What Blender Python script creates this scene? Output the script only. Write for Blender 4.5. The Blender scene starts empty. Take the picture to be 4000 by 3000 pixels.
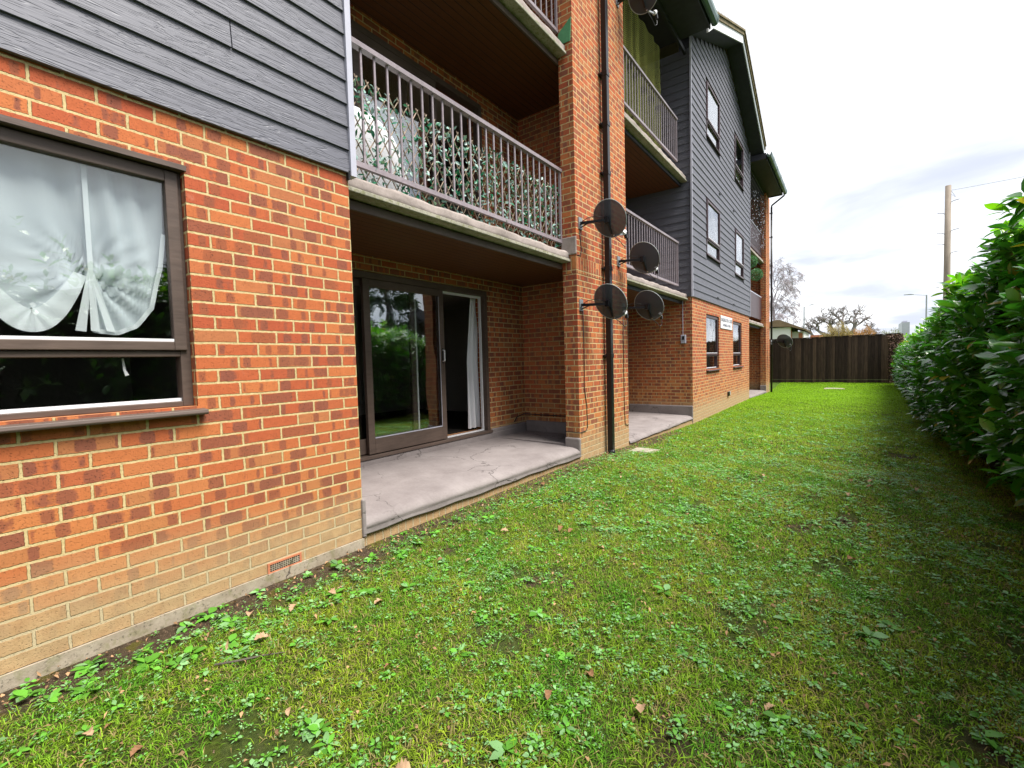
import bpy, math, random
import numpy as np
from mathutils import Vector, Matrix
random.seed(7); rng = np.random.default_rng(11)
C = bpy.data.collections.new('scene'); bpy.context.scene.collection.children.link(C)
R = math.radians

# ------------------------------------------------------------------ object helpers
def wloc(o):
    v = Vector((0, 0, 0))
    while o is not None:
        v += o.location; o = o.parent
    return v

class MB:
    def __init__(s): s.v = []; s.f = []
    def add(s, vs, fs):
        n = len(s.v); s.v += [tuple(p) for p in vs]; s.f += [tuple(i + n for i in f) for f in fs]; return s
    def box(s, x0, x1, y0, y1, z0, z1):
        return s.add([(x0,y0,z0),(x1,y0,z0),(x1,y1,z0),(x0,y1,z0),(x0,y0,z1),(x1,y0,z1),(x1,y1,z1),(x0,y1,z1)],
                     [(0,3,2,1),(4,5,6,7),(0,1,5,4),(1,2,6,5),(2,3,7,6),(3,0,4,7)])
    def prism(s, prof, axis, a0, a1):
        # prof: list of 2-D points, extruded along axis ('y': prof=(x,z); 'x': prof=(y,z); 'z': prof=(x,y))
        def P(p, a): return {'y': (p[0], a, p[1]), 'x': (a, p[0], p[1]), 'z': (p[0], p[1], a)}[axis]
        n = len(prof)
        return s.add([P(p, a0) for p in prof] + [P(p, a1) for p in prof],
                     [tuple(range(n)), tuple(range(2*n-1, n-1, -1))] + [(i, i+n, (i+1) % n + n, (i+1) % n) for i in range(n)])
    def tube(s, pts, rad, n=8, caps=True):
        pts = [Vector(p) for p in pts]
        if not hasattr(rad, '__len__'): rad = [rad]*len(pts)
        base = len(s.v); prev = None
        for i, p in enumerate(pts):
            d = (pts[min(i+1, len(pts)-1)] - pts[max(i-1, 0)])
            if d.length < 1e-9: d = Vector((0, 0, 1))
            d.normalize()
            if prev is None:
                a = Vector((0, 0, 1)) if abs(d.z) < .9 else Vector((1, 0, 0)); u = d.cross(a).normalized()
            else:
                u = (prev - d*prev.dot(d)).normalized()
            prev = u; w = d.cross(u)
            for k in range(n):
                t = 2*math.pi*k/n
                s.v.append(tuple(p + (u*math.cos(t) + w*math.sin(t))*rad[i]))
        for i in range(len(pts)-1):
            for k in range(n):
                a = base+i*n+k; b = base+i*n+(k+1) % n
                s.f.append((a, b, b+n, a+n))
        if caps:
            s.f.append(tuple(base+k for k in range(n))[::-1]); s.f.append(tuple(base+(len(pts)-1)*n+k for k in range(n)))
        return s
    def bar(s, a, b, w, h):
        a, b = Vector(a), Vector(b); d = (b-a).normalized()
        up = Vector((0, 0, 1)) if abs(d.z) < .95 else Vector((1, 0, 0))
        r = d.cross(up).normalized()*w/2; u = r.cross(d).normalized()*h/2
        return s.add([a-r-u, a+r-u, a+r+u, a-r+u, b-r-u, b+r-u, b+r+u, b-r+u],
                     [(0,3,2,1),(4,5,6,7),(0,1,5,4),(1,2,6,5),(2,3,7,6),(3,0,4,7)])
    def build(s, name, mat, parent=None, smooth=False, bevel=0, **tags):
        off = wloc(parent)
        me = bpy.data.meshes.new(name)
        me.from_pydata([(p[0]-off.x, p[1]-off.y, p[2]-off.z) for p in s.v], [], s.f); me.update()
        if mat: me.materials.append(mat)
        o = bpy.data.objects.new(name, me); C.objects.link(o); o.parent = parent
        if smooth:
            me.polygons.foreach_set('use_smooth', [True]*len(me.polygons))
        if bevel:
            m = o.modifiers.new('b', 'BEVEL'); m.width = bevel; m.segments = 2; m.limit_method = 'ANGLE'; m.angle_limit = R(40)
        tag(o, **tags); return o

def tag(o, label=None, cat=None, group=None, kind=None):
    if label: o['label'] = label
    if cat: o['category'] = cat
    if group: o['group'] = group
    if kind: o['kind'] = kind
    return o
def thing(name, loc, label, cat, group=None):
    o = bpy.data.objects.new(name, None); o.empty_display_size = .1; C.objects.link(o); o.location = loc
    return tag(o, label, cat, group)
def copy_tree(o, parent=None):
    c = o.copy(); C.objects.link(c); c.parent = parent
    for ch in [x for x in C.objects if x.parent == o]: copy_tree(ch, c)
    return c
def npmesh(name, V, F, mat, parent=None, tint=None, smooth=False, **tags):
    """V (n,3) float array, F (m,k) int array with constant k"""
    off = wloc(parent); V = V - np.array(off)
    me = bpy.data.meshes.new(name); k = F.shape[1]; m = len(F)
    me.vertices.add(len(V)); me.vertices.foreach_set('co', V.astype(np.float32).ravel())
    me.loops.add(m*k); me.loops.foreach_set('vertex_index', F.astype(np.int32).ravel())
    me.polygons.add(m); me.polygons.foreach_set('loop_start', np.arange(0, m*k, k, dtype=np.int32))
    if smooth: me.polygons.foreach_set('use_smooth', np.ones(m, dtype=bool))
    me.update(calc_edges=True)
    if tint is not None:
        a = me.attributes.new('tint', 'FLOAT_COLOR', 'POINT')
        a.data.foreach_set('color', np.concatenate([tint, np.ones((len(tint), 1))], 1).astype(np.float32).ravel())
    me.materials.append(mat)
    o = bpy.data.objects.new(name, me); C.objects.link(o); o.parent = parent
    return tag(o, **tags)

# ------------------------------------------------------------------ material helpers
class NT:
    def __init__(s, name):
        s.m = bpy.data.materials.new(name); s.m.use_nodes = True; s.t = s.m.node_tree; s.t.nodes.clear()
        s.out = s.t.nodes.new('ShaderNodeOutputMaterial')
    def n(s, typ, **kw):
        x = s.t.nodes.new(typ)
        for k, v in kw.items(): setattr(x, k, v)
        return x
    def put(s, sock, v):
        if isinstance(v, bpy.types.NodeSocket): s.t.links.new(v, sock)
        elif v is not None:
            if hasattr(sock.default_value, '__len__') and not hasattr(v, '__len__'): v = (v,)*len(sock.default_value)
            if hasattr(sock.default_value, '__len__') and len(sock.default_value) == 4 and len(v) == 3: v = (*v, 1)
            sock.default_value = v
    def ma(s, op, a, b=None, c=None, clamp=False):
        x = s.n('ShaderNodeMath', operation=op, use_clamp=clamp)
        for i, v in enumerate((a, b, c)):
            if v is not None: s.put(x.inputs[i], v)
        return x.outputs[0]
    def mix(s, f, a, b, blend='MIX'):
        x = s.n('ShaderNodeMix', data_type='RGBA', blend_type=blend)
        s.put(x.inputs[0], f); s.put(x.inputs[6], a); s.put(x.inputs[7], b); return x.outputs[2]
    def ss(s, v, a, b):
        x = s.n('ShaderNodeMapRange', interpolation_type='SMOOTHSTEP'); s.put(x.inputs[0], v); s.put(x.inputs[1], a); s.put(x.inputs[2], b); return x.outputs[0]
    def noise(s, vec, scale=5, detail=3, rough=.55, dist=0, out=0):
        x = s.n('ShaderNodeTexNoise'); s.put(x.inputs['Vector'], vec); s.put(x.inputs['Scale'], scale); s.put(x.inputs['Detail'], detail)
        s.put(x.inputs['Roughness'], rough); s.put(x.inputs['Distortion'], dist); return x.outputs[out]
    def xyz(s, v):
        x = s.n('ShaderNodeSeparateXYZ'); s.put(x.inputs[0], v); return x.outputs
    def comb(s, a, b, c):
        x = s.n('ShaderNodeCombineXYZ')
        for i, v in enumerate((a, b, c)): s.put(x.inputs[i], v)
        return x.outputs[0]
    def pos(s):
        g = s.n('ShaderNodeNewGeometry'); return g.outputs['Position'], g.outputs['True Normal']
    def ramp(s, f, stops):
        x = s.n('ShaderNodeValToRGB'); s.put(x.inputs[0], f); e = x.color_ramp.elements
        while len(e) < len(stops): e.new(.5)
        for i, (p, c) in enumerate(stops): e[i].position = p; e[i].color = (*c, 1)
        return x.outputs[0]
    def bsdf(s, col, rough=.7, spec=.5, bump=None, bd=.01, bs=1, metal=0, alpha=None, trans=None):
        b = s.n('ShaderNodeBsdfPrincipled'); s.put(b.inputs['Base Color'], col); s.put(b.inputs['Roughness'], rough)
        s.put(b.inputs['Specular IOR Level'], spec); s.put(b.inputs['Metallic'], metal)
        if alpha is not None: s.put(b.inputs['Alpha'], alpha)
        if bump is not None:
            x = s.n('ShaderNodeBump'); s.put(x.inputs['Height'], bump); x.inputs['Distance'].default_value = bd; x.inputs['Strength'].default_value = bs
            s.put(b.inputs['Normal'], x.outputs[0])
        o = b.outputs[0]
        if trans:
            t = s.n('ShaderNodeBsdfTranslucent'); s.put(t.inputs[0], trans[1]); m = s.n('ShaderNodeMixShader'); s.put(m.inputs[0], trans[0])
            s.t.links.new(o, m.inputs[1]); s.t.links.new(t.outputs[0], m.inputs[2]); o = m.outputs[0]
        s.t.links.new(o, s.out.inputs[0]); return s.m

def simple(name, col, rough=.6, spec=.4, nscale=30, var=.25, bd=.002, metal=0, stretch=(1, 1, 1)):
    t = NT(name); p, _ = t.pos()
    mp = t.n('ShaderNodeMapping'); t.put(mp.inputs['Vector'], p); mp.inputs['Scale'].default_value = stretch
    n = t.noise(mp.outputs[0], nscale, 5, .6); n2 = t.noise(p, 2.3, 3)
    f = t.ma('MULTIPLY', t.ma('ADD', n, n2), .5)
    dark = tuple(c*(1-var) for c in col); lite = tuple(min(1, c*(1+var)) for c in col)
    return t.bsdf(t.ramp(f, [(.3, dark), (.7, lite)]), rough, spec, bump=n, bd=bd, metal=metal)

Z0, CH, BW = 1.405, .0745, .225
def brick(name, soldier=False, kind=0):
    t = NT(name); p, nr = t.pos(); X, Y, Z = t.xyz(p); nx = t.ma('ABSOLUTE', t.xyz(nr)[0]); nz = t.ma('ABSOLUTE', t.xyz(nr)[2])
    isx = t.ma('GREATER_THAN', nx, .5)
    u = t.ma('ADD', t.ma('MULTIPLY', Y, isx), t.ma('MULTIPLY', X, t.ma('SUBTRACT', 1, isx)))
    at = t.n('ShaderNodeAttribute', attribute_type='OBJECT', attribute_name='uoff').outputs['Fac']
    u = t.ma('ADD', u, at)
    wob = t.ma('MULTIPLY', t.ma('SUBTRACT', t.noise(p, 9, 2), .5), .007)
    u2 = t.ma('ADD', u, wob)
    z2 = t.ma('ADD', Z, t.ma('MULTIPLY', t.ma('SUBTRACT', t.noise(p, 7, 2, out=0), .5), .006))
    if soldier: a_, b_, ca, cb = z2, u2, .215, .075; z2, u2 = u2, z2; ch, bw, z0 = .075, .232, 0; 
    else: ch, bw, z0 = CH, BW, Z0
    r = t.ma('DIVIDE', t.ma('SUBTRACT', z2, z0), ch); row = t.ma('FLOOR', r); fz = t.ma('FRACT', t.ma('ADD', r, 1000))
    par = t.ma('FLOORED_MODULO', row, 2) if not soldier else 0.0
    c = t.ma('ADD', t.ma('DIVIDE', t.ma('ADD', u2, .0 if not soldier else .05), bw), t.ma('MULTIPLY', par, .5)); col = t.ma('FLOOR', c); fu = t.ma('FRACT', t.ma('ADD', c, 1000))
    wn = t.n('ShaderNodeTexWhiteNoise', noise_dimensions='3D'); t.put(wn.inputs[0], t.comb(col, row, t.ma('MULTIPLY', isx, 3)))
    rc = t.xyz(wn.outputs['Color']); r1, r2, r3 = rc[0], rc[1], rc[2]
    fine = t.noise(p, 160, 3, .6)
    jit = t.ma('MULTIPLY', t.ma('SUBTRACT', t.noise(p, 60, 4, .65), .5), .009)
    du = t.ma('MULTIPLY', t.ma('MINIMUM', fu, t.ma('SUBTRACT', 1, fu)), bw); dz = t.ma('MULTIPLY', t.ma('MINIMUM', fz, t.ma('SUBTRACT', 1, fz)), ch)
    dist = t.ma('ADD', t.ma('MINIMUM', du, dz), jit)
    bm = t.ss(dist, .0048, .0072)
    # fired dark bands inside the brick, their number and width random
    bn = t.n('ShaderNodeTexNoise', noise_dimensions='2D'); t.put(bn.inputs['Vector'], t.comb(t.ma('MULTIPLY', fu, 2.7), t.ma('MULTIPLY', r2, 40), 0)); bn.inputs['Scale'].default_value = 1.0; bn.inputs['Detail'].default_value = 1.0
    edge = t.ma('MULTIPLY', t.ma('SUBTRACT', t.noise(p, 38, 2), .5), .12)
    th = t.ma('ADD', .60, t.ma('MULTIPLY', r3, -.20))
    inset = t.ma('MULTIPLY', t.ma('SUBTRACT', 1, t.ss(dist, .004, .016)), .16)
    v = t.ma('SUBTRACT', t.ma('ADD', bn.outputs[0], edge), inset)
    band = t.ss(v, th, t.ma('ADD', th, .07))
    base = t.ramp(r1, [(0, (.52,.165,.055)), (.22, (.48,.13,.045)), (.5, (.46,.112,.042)), (.75, (.41,.088,.038)), (.93, (.57,.215,.075)), (1, (.51,.165,.06))])
    darkc = t.ramp(r2, [(0, (.27,.085,.045)), (.5, (.22,.075,.05)), (1, (.32,.095,.042))])
    bc = t.mix(t.ma('MULTIPLY', band, .86), base, darkc)
    bc = t.mix(t.ma('MULTIPLY', t.ss(r1, .86, .9), .0 if soldier else .4), bc, darkc)
    pit = t.ss(t.noise(p, 110, 2, .7), .57, .68)
    bc = t.mix(t.ma('MULTIPLY', pit, t.ma('ADD', .25, t.ma('MULTIPLY', band, .5))), bc, (.09,.04,.03))
    lum = t.ma('ADD', .82, t.ma('MULTIPLY', t.noise(p, 26, 3), .36)); bc = t.mix(1, bc, t.comb(lum, lum, lum), 'MULTIPLY')
    bloom = t.ss(t.noise(p, 3.7, 4, .6), .66, .78); bc = t.mix(t.ma('MULTIPLY', bloom, .4), bc, (.62,.36,.25))
    mc = t.ramp(t.noise(p, 45, 4), [(.3, (.50,.385,.175)), (.7, (.66,.52,.27))])
    low = t.ss(t.ma('ADD', Z, t.ma('MULTIPLY', t.noise(p, 1.3, 2), .8)), 1.6, .7); bc = t.mix(t.ma('MULTIPLY', low, .32), bc, t.mix(band, (.56,.29,.09), (.26,.10,.05)))
    full = t.mix(bm, mc, bc)
    # splash-back dirt on the lowest courses
    g = t.n('ShaderNodeMapRange'); t.put(g.inputs[0], t.ma('SUBTRACT', t.ma('ADD', Z, t.ma('MULTIPLY', Y, .012)), t.ma('MULTIPLY', t.noise(t.comb(t.ma('MULTIPLY', col, .7), t.ma('MULTIPLY', row, .9), 0), 1.0, 2), .35)))
    g.inputs[1].default_value = .36; g.inputs[2].default_value = .02; g.inputs[3].default_value = 0; g.inputs[4].default_value = .88
    stain = t.ramp(t.noise(p, 14, 5, .6), [(.3, (.34,.205,.09)), (.7, (.50,.34,.165))])
    full = t.mix(g.outputs[0], full, t.mix(t.ma('MULTIPLY', bm, .75), (.50,.41,.26), stain))
    h = t.ma('ADD', t.ma('MULTIPLY', bm, 1.0), t.ma('MULTIPLY', t.ma('ADD', fine, t.noise(p, 30, 3)), .18))
    h = t.ma('SUBTRACT', h, t.ma('MULTIPLY', pit, .25))
    return t.bsdf(full, .85, .25, bump=h, bd=.007)

M = {}
M['brick'] = brick('brick'); M['soldier'] = brick('brick_soldier', True)
def clad_mat():
    t = NT('cladding_board'); p, nr = t.pos(); X, Y, Z = t.xyz(p); isx = t.ma('GREATER_THAN', t.ma('ABSOLUTE', t.xyz(nr)[0]), .5)
    u = t.ma('ADD', t.ma('MULTIPLY', Y, isx), t.ma('MULTIPLY', X, t.ma('SUBTRACT', 1, isx)))
    brd = t.ma('FLOOR', t.ma('DIVIDE', t.ma('SUBTRACT', Z, 2.685), .157))
    v = t.comb(t.ma('ADD', t.ma('MULTIPLY', u, 1.0), t.ma('MULTIPLY', brd, 7.3)), t.ma('MULTIPLY', Z, 13), brd)
    n = t.noise(v, 1.5, 3, .5, .5)
    ring = t.ma('SINE', t.ma('MULTIPLY', n, 62)); ring = t.ss(ring, .2, .95)
    fib = t.noise(t.comb(t.ma('MULTIPLY', u, 6), 0, t.ma('MULTIPLY', Z, 160)), 1, 3)
    h = t.ma('ADD', t.ma('MULTIPLY', ring, -.8), t.ma('MULTIPLY', fib, .5))
    c = t.mix(t.ma('MULTIPLY', ring, .35), (.105,.107,.132), (.065,.067,.082)); c = t.mix(t.ma('MULTIPLY', t.noise(p, 2.2, 4), .4), c, (.13,.128,.15))
    return t.bsdf(c, .5, .5, bump=h, bd=.0022)
M['clad'] = clad_mat()
M['frame'] = simple('brown_timber', (.10,.07,.056), .5, .4, 40, .35, .0015, stretch=(1, .15, 1))
M['maroon'] = simple('maroon_frame', (.06,.03,.035), .4, .5, 40, .3)
M['rail'] = simple('painted_rail', (.28,.235,.255), .4, .5, 30, .3)
M['trim'] = simple('pale_metal_trim', (.45,.45,.52), .4, .5, 10, .12, .0005)
M['white'] = simple('white_paint', (.8,.8,.82), .45, .5, 20, .06, .001)
M['whitewall'] = simple('white_render', (.8,.78,.76), .8, .3, 20, .05)
M['black'] = simple('black_plastic', (.012,.012,.014), .35, .5, 30, .4, .0006)
M['blackiron'] = simple('black_painted_iron', (.008,.008,.010), .3, .35, 30, .5, .001)
M['zinc'] = simple('galvanised_steel', (.35,.37,.38), .4, .5, 60, .3, .0006, metal=.6)
M['soffit'] = None
def soffit():
    t = NT('soffit_boards'); p, _ = t.pos(); X, Y, Z = t.xyz(p)
    f = t.ma('FRACT', t.ma('DIVIDE', t.ma('ADD', X, 20), .095)); gap = t.ss(t.ma('MINIMUM', f, t.ma('SUBTRACT', 1, f)), .03, .07)
    n = t.noise(t.comb(t.ma('MULTIPLY', X, 12), t.ma('MULTIPLY', Y, 1.2), 0), 4, 4)
    c = t.mix(n, (.08,.03,.010), (.16,.06,.02)); c = t.mix(gap, (.03,.015,.01), c)
    return t.bsdf(c, .55, .3, bump=gap, bd=.004)
M['soffit'] = soffit()
M['darksoffit'] = simple('dark_eaves_board', (.028,.028,.036), .6, .3, 10, .3)
def concrete(name, c0, c1, crack=True, moss=0, rough=.85):
    t = NT(name); p, _ = t.pos()
    n = t.noise(p, 3.2, 6, .62); n2 = t.noise(p, 42, 4, .6)
    col = t.ramp(t.ma('ADD', t.ma('MULTIPLY', n, .75), t.ma('MULTIPLY', n2, .25)), [(.35, c0), (.65, c1)])
    h = t.ma('ADD', t.ma('MULTIPLY', n, 1.2), t.ma('MULTIPLY', n2, .35))
    if crack:
        dv = t.n('ShaderNodeVectorMath', operation='ADD'); t.put(dv.inputs[0], p)
        sc = t.n('ShaderNodeVectorMath', operation='SCALE'); t.put(sc.inputs[0], t.noise(p, 3, 4, out=1)); sc.inputs['Scale'].default_value = .5; t.t.links.new(sc.outputs[0], dv.inputs[1])
        vo = t.n('ShaderNodeTexVoronoi', feature='DISTANCE_TO_EDGE'); t.t.links.new(dv.outputs[0], vo.inputs['Vector']); vo.inputs['Scale'].default_value = 1.15
        k = t.ma('SUBTRACT', 1, t.ss(vo.outputs['Distance'], .002, .008)); k = t.ma('MULTIPLY', k, t.ss(t.noise(p, 1.7, 2), .42, .56))
        col = t.mix(t.ma('MULTIPLY', k, .7), col, (.07,.06,.055)); h = t.ma('SUBTRACT', h, t.ma('MULTIPLY', k, .8))
    if moss:
        m = t.ss(t.noise(p, 18, 5, .65), .5, .62); col = t.mix(t.ma('MULTIPLY', m, moss), col, (.16,.17,.05))
        l = t.ss(t.noise(p, 60, 3, .65), .58, .66); col = t.mix(t.ma('MULTIPLY', l, .6), col, (.08,.07,.05))
    return t.bsdf(col, rough, .25, bump=h, bd=.006)
M['patio'] = concrete('patio_asphalt_screed', (.20,.172,.166), (.275,.242,.234))
M['slab'] = concrete('balcony_edge_concrete', (.22,.185,.165), (.40,.34,.31), False)
M['lip'] = concrete('mossy_stone_lip', (.26,.25,.19), (.46,.43,.35), False, moss=.55)
M['footing'] = concrete('footing_concrete', (.26,.21,.15), (.45,.39,.30), True, moss=.35)
M['terracotta'] = simple('terracotta', (.52,.19,.10), .8, .2, 60, .2)
def glassmat(name, tint=(.97,.98,.975), extra=.03):
    t = NT(name); g = t.n('ShaderNodeBsdfGlossy'); g.inputs['Roughness'].default_value = 0; g.inputs['Color'].default_value = (.95,.97,1,1)
    p, _ = t.pos()
    b = t.n('ShaderNodeBump'); t.put(b.inputs['Height'], t.noise(p, 1.6, 1)); b.inputs['Distance'].default_value = .006; t.t.links.new(b.outputs[0], g.inputs['Normal'])
    tr = t.n('ShaderNodeBsdfTransparent'); t.put(tr.inputs[0], tint)
    gm = t.n('ShaderNodeNewGeometry'); dt = t.n('ShaderNodeVectorMath', operation='DOT_PRODUCT'); t.t.links.new(gm.outputs['Incoming'], dt.inputs[0]); t.t.links.new(gm.outputs['Normal'], dt.inputs[1])
    fr = t.ma('ADD', .04, t.ma('MULTIPLY', .96, t.ma('POWER', t.ma('SUBTRACT', 1, t.ma('ABSOLUTE', dt.outputs['Value']), clamp=True), 5)))
    m = t.n('ShaderNodeMixShader'); t.put(m.inputs[0], t.ma('ADD', t.ma('MULTIPLY', fr, 1.1), extra, clamp=True))
    t.t.links.new(tr.outputs[0], m.inputs[1]); t.t.links.new(g.outputs[0], m.inputs[2]); t.t.links.new(m.outputs[0], t.out.inputs[0]); return t.m
M['glass'] = glassmat('window_glass'); M['doorglass'] = glassmat('door_glass', (.93,.95,.94), .12)
M['room'] = simple('room_wall', (.55,.50,.44), .8, .2, 3, .05); M['carpet'] = simple('dark_carpet', (.03,.026,.022), .9, .1, 80, .3)
def sheer(name, col, op, ribs=0):
    t = NT(name); p, _ = t.pos(); d = t.n('ShaderNodeBsdfDiffuse'); t.put(d.inputs[0], col); tl = t.n('ShaderNodeBsdfTranslucent'); t.put(tl.inputs[0], col)
    a = t.n('ShaderNodeMixShader'); a.inputs[0].default_value = .3; t.t.links.new(d.outputs[0], a.inputs[1]); t.t.links.new(tl.outputs[0], a.inputs[2])
    tr = t.n('ShaderNodeBsdfTransparent'); m = t.n('ShaderNodeMixShader')
    lw = t.n('ShaderNodeLayerWeight'); lw.inputs[0].default_value = .5
    f = t.ma('ADD', t.ma('MULTIPLY', t.ma('POWER', lw.outputs['Facing'], 1.5), .65), op, clamp=True)
    if ribs: f = t.ma('MULTIPLY', f, t.ma('ADD', .75, t.ma('MULTIPLY', t.ma('SINE', t.ma('MULTIPLY', t.xyz(p)[2], ribs)), .25)))
    t.put(m.inputs[0], f)
    t.t.links.new(tr.outputs[0], m.inputs[1]); t.t.links.new(a.outputs[0], m.inputs[2]); t.t.links.new(m.outputs[0], t.out.inputs[0]); return t.m
M['sheer'] = sheer('sheer_curtain', (.80,.90,.94), .80); M['sheer2'] = sheer('sheer_hem', (.88,.94,.96), .9)
M['cloth'] = simple('white_cloth', (.75,.75,.78), .8, .2, 60, .05); M['olive'] = sheer('olive_net', (.20,.21,.06), .55, 180)
M['dish'] = sheer('perforated_dish', (.018,.019,.023), .55)
def dishmat():
    t = NT('dish_mesh_metal'); p, _ = t.pos(); b = t.n('ShaderNodeBsdfPrincipled'); t.put(b.inputs['Base Color'], (.06,.066,.082)); b.inputs['Roughness'].default_value = .5; b.inputs['Specular IOR Level'].default_value = .15
    tr = t.n('ShaderNodeBsdfTransparent'); m = t.n('ShaderNodeMixShader'); lw = t.n('ShaderNodeLayerWeight'); lw.inputs[0].default_value = .5
    t.put(m.inputs[0], t.ma('ADD', t.ma('MULTIPLY', lw.outputs['Facing'], .1), .93, clamp=True))
    t.t.links.new(tr.outputs[0], m.inputs[1]); t.t.links.new(b.outputs[0], m.inputs[2]); t.t.links.new(m.outputs[0], t.out.inputs[0]); return t.m
M['dish'] = dishmat()
M['tile'] = simple('mossy_roof_tile', (.20,.16,.09), .85, .2, 25, .4, .006); M['housetile'] = simple('brown_roof_tile', (.23,.16,.10), .85, .2, 14, .3)
M['gutter'] = simple('dark_gutter', (.09,.15,.13), .35, .5, 10, .2, .0005)
def fencemat():
    t = NT('dark_fence_boards'); p, _ = t.pos(); X, Y, Z = t.xyz(p); c = t.ma('FLOOR', t.ma('DIVIDE', t.ma('ADD', X, 40), .125))
    w = t.n('ShaderNodeTexWhiteNoise', noise_dimensions='1D'); t.put(w.inputs['W'], c)
    n = t.noise(t.comb(t.ma('MULTIPLY', X, 14), t.ma('MULTIPLY', Y, 14), t.ma('MULTIPLY', Z, 1.4)), 2, 5, .6)
    f = t.ma('ADD', t.ma('MULTIPLY', w.outputs['Value'], .45), t.ma('MULTIPLY', n, .6))
    return t.bsdf(t.ramp(f, [(.25, (.022,.015,.012)), (.55, (.055,.037,.028)), (.8, (.12,.08,.056))]), .8, .2, bump=n, bd=.004)
M['fence'] = fencemat()
M['wood'] = simple('weathered_pole', (.30,.25,.20), .8, .2, 12, .25, .004, stretch=(1, 1, .1)); M['lattice'] = simple('willow_lattice', (.52,.40,.30), .7, .2, 50, .3)
M['oakbark'] = simple('oak_twigs', (.24,.21,.20), .9, .1, 14, .3); M['bark'] = simple('bark', (.10,.085,.07), .9, .1, 14, .35, .01); M['birchbark'] = simple('pale_twigs', (.36,.33,.35), .9, .1, 14, .3)
M['greysteel'] = simple('grey_steel', (.30,.33,.34), .5, .5, 14, .1)
def leafmat(name, rough=.3, spec=.5, tr=.25, boost=1.0, vein=False):
    t = NT(name); a = t.n('ShaderNodeAttribute', attribute_name='tint').outputs['Color']; p, _ = t.pos()
    c = t.mix(t.ma('MULTIPLY', t.noise(p, 70, 2), .5), a, t.mix(1, a, (1.25,1.2,1.1), 'MULTIPLY'))
    return t.bsdf(c, rough, spec, trans=(tr, t.mix(1, a, (1.5,1.6,.7), 'MULTIPLY')) if tr else None)
M['laurel'] = leafmat('laurel_leaf', .2, .8, .3); M['leaf'] = leafmat('soft_leaf', .55, .3, .25); M['grass'] = leafmat('grass_blade', .6, .12, .3); M['weed'] = leafmat('weed_leaf', .5, .35, .2)
M['dead'] = leafmat('dead_leaf', .8, .1, .1); M['plasticleaf'] = leafmat('artificial_leaf', .35, .5, .15)
M['core'] = simple('hedge_core_shade', (.006,.008,.004), .95, .05, 20, .5, .02)  # near-black tone stands in for the shade deep in the hedge
def lawnmat():
    t = NT('lawn_soil'); p, _ = t.pos(); X, Y, Z = t.xyz(p)
    soil = t.ramp(t.noise(p, 30, 6, .65), [(.3, (.055,.038,.024)), (.7, (.15,.11,.07))])
    gr = t.ramp(t.noise(p, 60, 4, .6), [(.3, (.04,.085,.012)), (.7, (.11,.18,.025))])
    patch = t.ss(t.noise(p, 1.6, 5, .6), .36, .48); edge = t.ss(t.ma('ADD', X, t.ma('MULTIPLY', t.noise(p, 3.5, 4), .5)), .38, .68)
    m = t.ma('MULTIPLY', patch, edge)
    moss = t.ss(t.noise(p, 4.5, 4, .6), .52, .6); soil = t.mix(t.ma('MULTIPLY', moss, .7), soil, (.15,.14,.02))
    far = t.ss(Y, 8, 20)
    col = t.mix(t.ma('MAXIMUM', t.ma('MULTIPLY', m, .7), far), soil, gr)
    h = t.ma('ADD', t.noise(p, 70, 6, .75), t.ma('MULTIPLY', t.noise(p, 14, 4, .6), 1.5))
    return t.bsdf(col, .95, .1, bump=h, bd=.035)
M['lawn'] = lawnmat()

# ------------------------------------------------------------------ camera, light, sky
sc = bpy.context.scene
Fpx, yaw, pit, rol = 1792.87, R(36.461), R(-2.7799), R(-1.5522)
fwd = Vector((-math.sin(yaw)*math.cos(pit), math.cos(yaw)*math.cos(pit), math.sin(pit))); right = Vector((math.cos(yaw), math.sin(yaw), 0)); up = right.cross(fwd)
r2 = right*math.cos(rol) + up*math.sin(rol); u2 = up*math.cos(rol) - right*math.sin(rol)
cam = bpy.data.cameras.new('camera'); co = bpy.data.objects.new('camera', cam); C.objects.link(co)
mt = Matrix((r2, u2, -fwd)).transposed().to_4x4(); mt.translation = (2.87, 0, 1.33); co.matrix_world = mt
cam.sensor_width = 36; cam.lens = 36*Fpx/4000; cam.clip_start = .03; cam.clip_end = 2000; sc.camera = co
SUN = Vector((.48, .06, .87)).normalized()
el = math.asin(SUN.z); az = math.atan2(SUN.x, SUN.y)
ld = bpy.data.lights.new('sun', 'SUN'); ld.energy = 4.8; ld.angle = R(34); ld.color = (1, .96, .9); lo = bpy.data.objects.new('sun', ld); C.objects.link(lo)
lo.rotation_euler = SUN.to_track_quat('Z', 'Y').to_euler(); lo.location = (5, 0, 20)
w = bpy.data.worlds.new('World'); sc.world = w; w.use_nodes = True; nt = w.node_tree; nt.nodes.clear()
wt = NT.__new__(NT); wt.t = nt
sky = nt.nodes.new('ShaderNodeTexSky'); sky.sky_type = 'NISHITA'; sky.sun_disc = False; sky.sun_elevation = el; sky.sun_rotation = az
tc = nt.nodes.new('ShaderNodeTexCoord'); dx, dy, dz = wt.xyz(tc.outputs['Generated'])
den = wt.ma('ADD', wt.ma('MAXIMUM', dz, 0), .16)
pv = wt.comb(wt.ma('DIVIDE', dx, den), wt.ma('DIVIDE', dy, den), 0)
cl = wt.noise(pv, 1.25, 6, .5, .35); cl2 = wt.noise(pv, .33, 2, .5)
cf = wt.ss(wt.ma('ADD', wt.ma('MULTIPLY', cl, .7), wt.ma('MULTIPLY', cl2, .4)), .46, .66)
hi = wt.ss(dz, .08, .75)
cloud = wt.mix(cf, (10.8, 11.0, 11.4), (6.2, 6.6, 7.7))
skyc = wt.mix(.93, sky.outputs[0], cloud)
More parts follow.
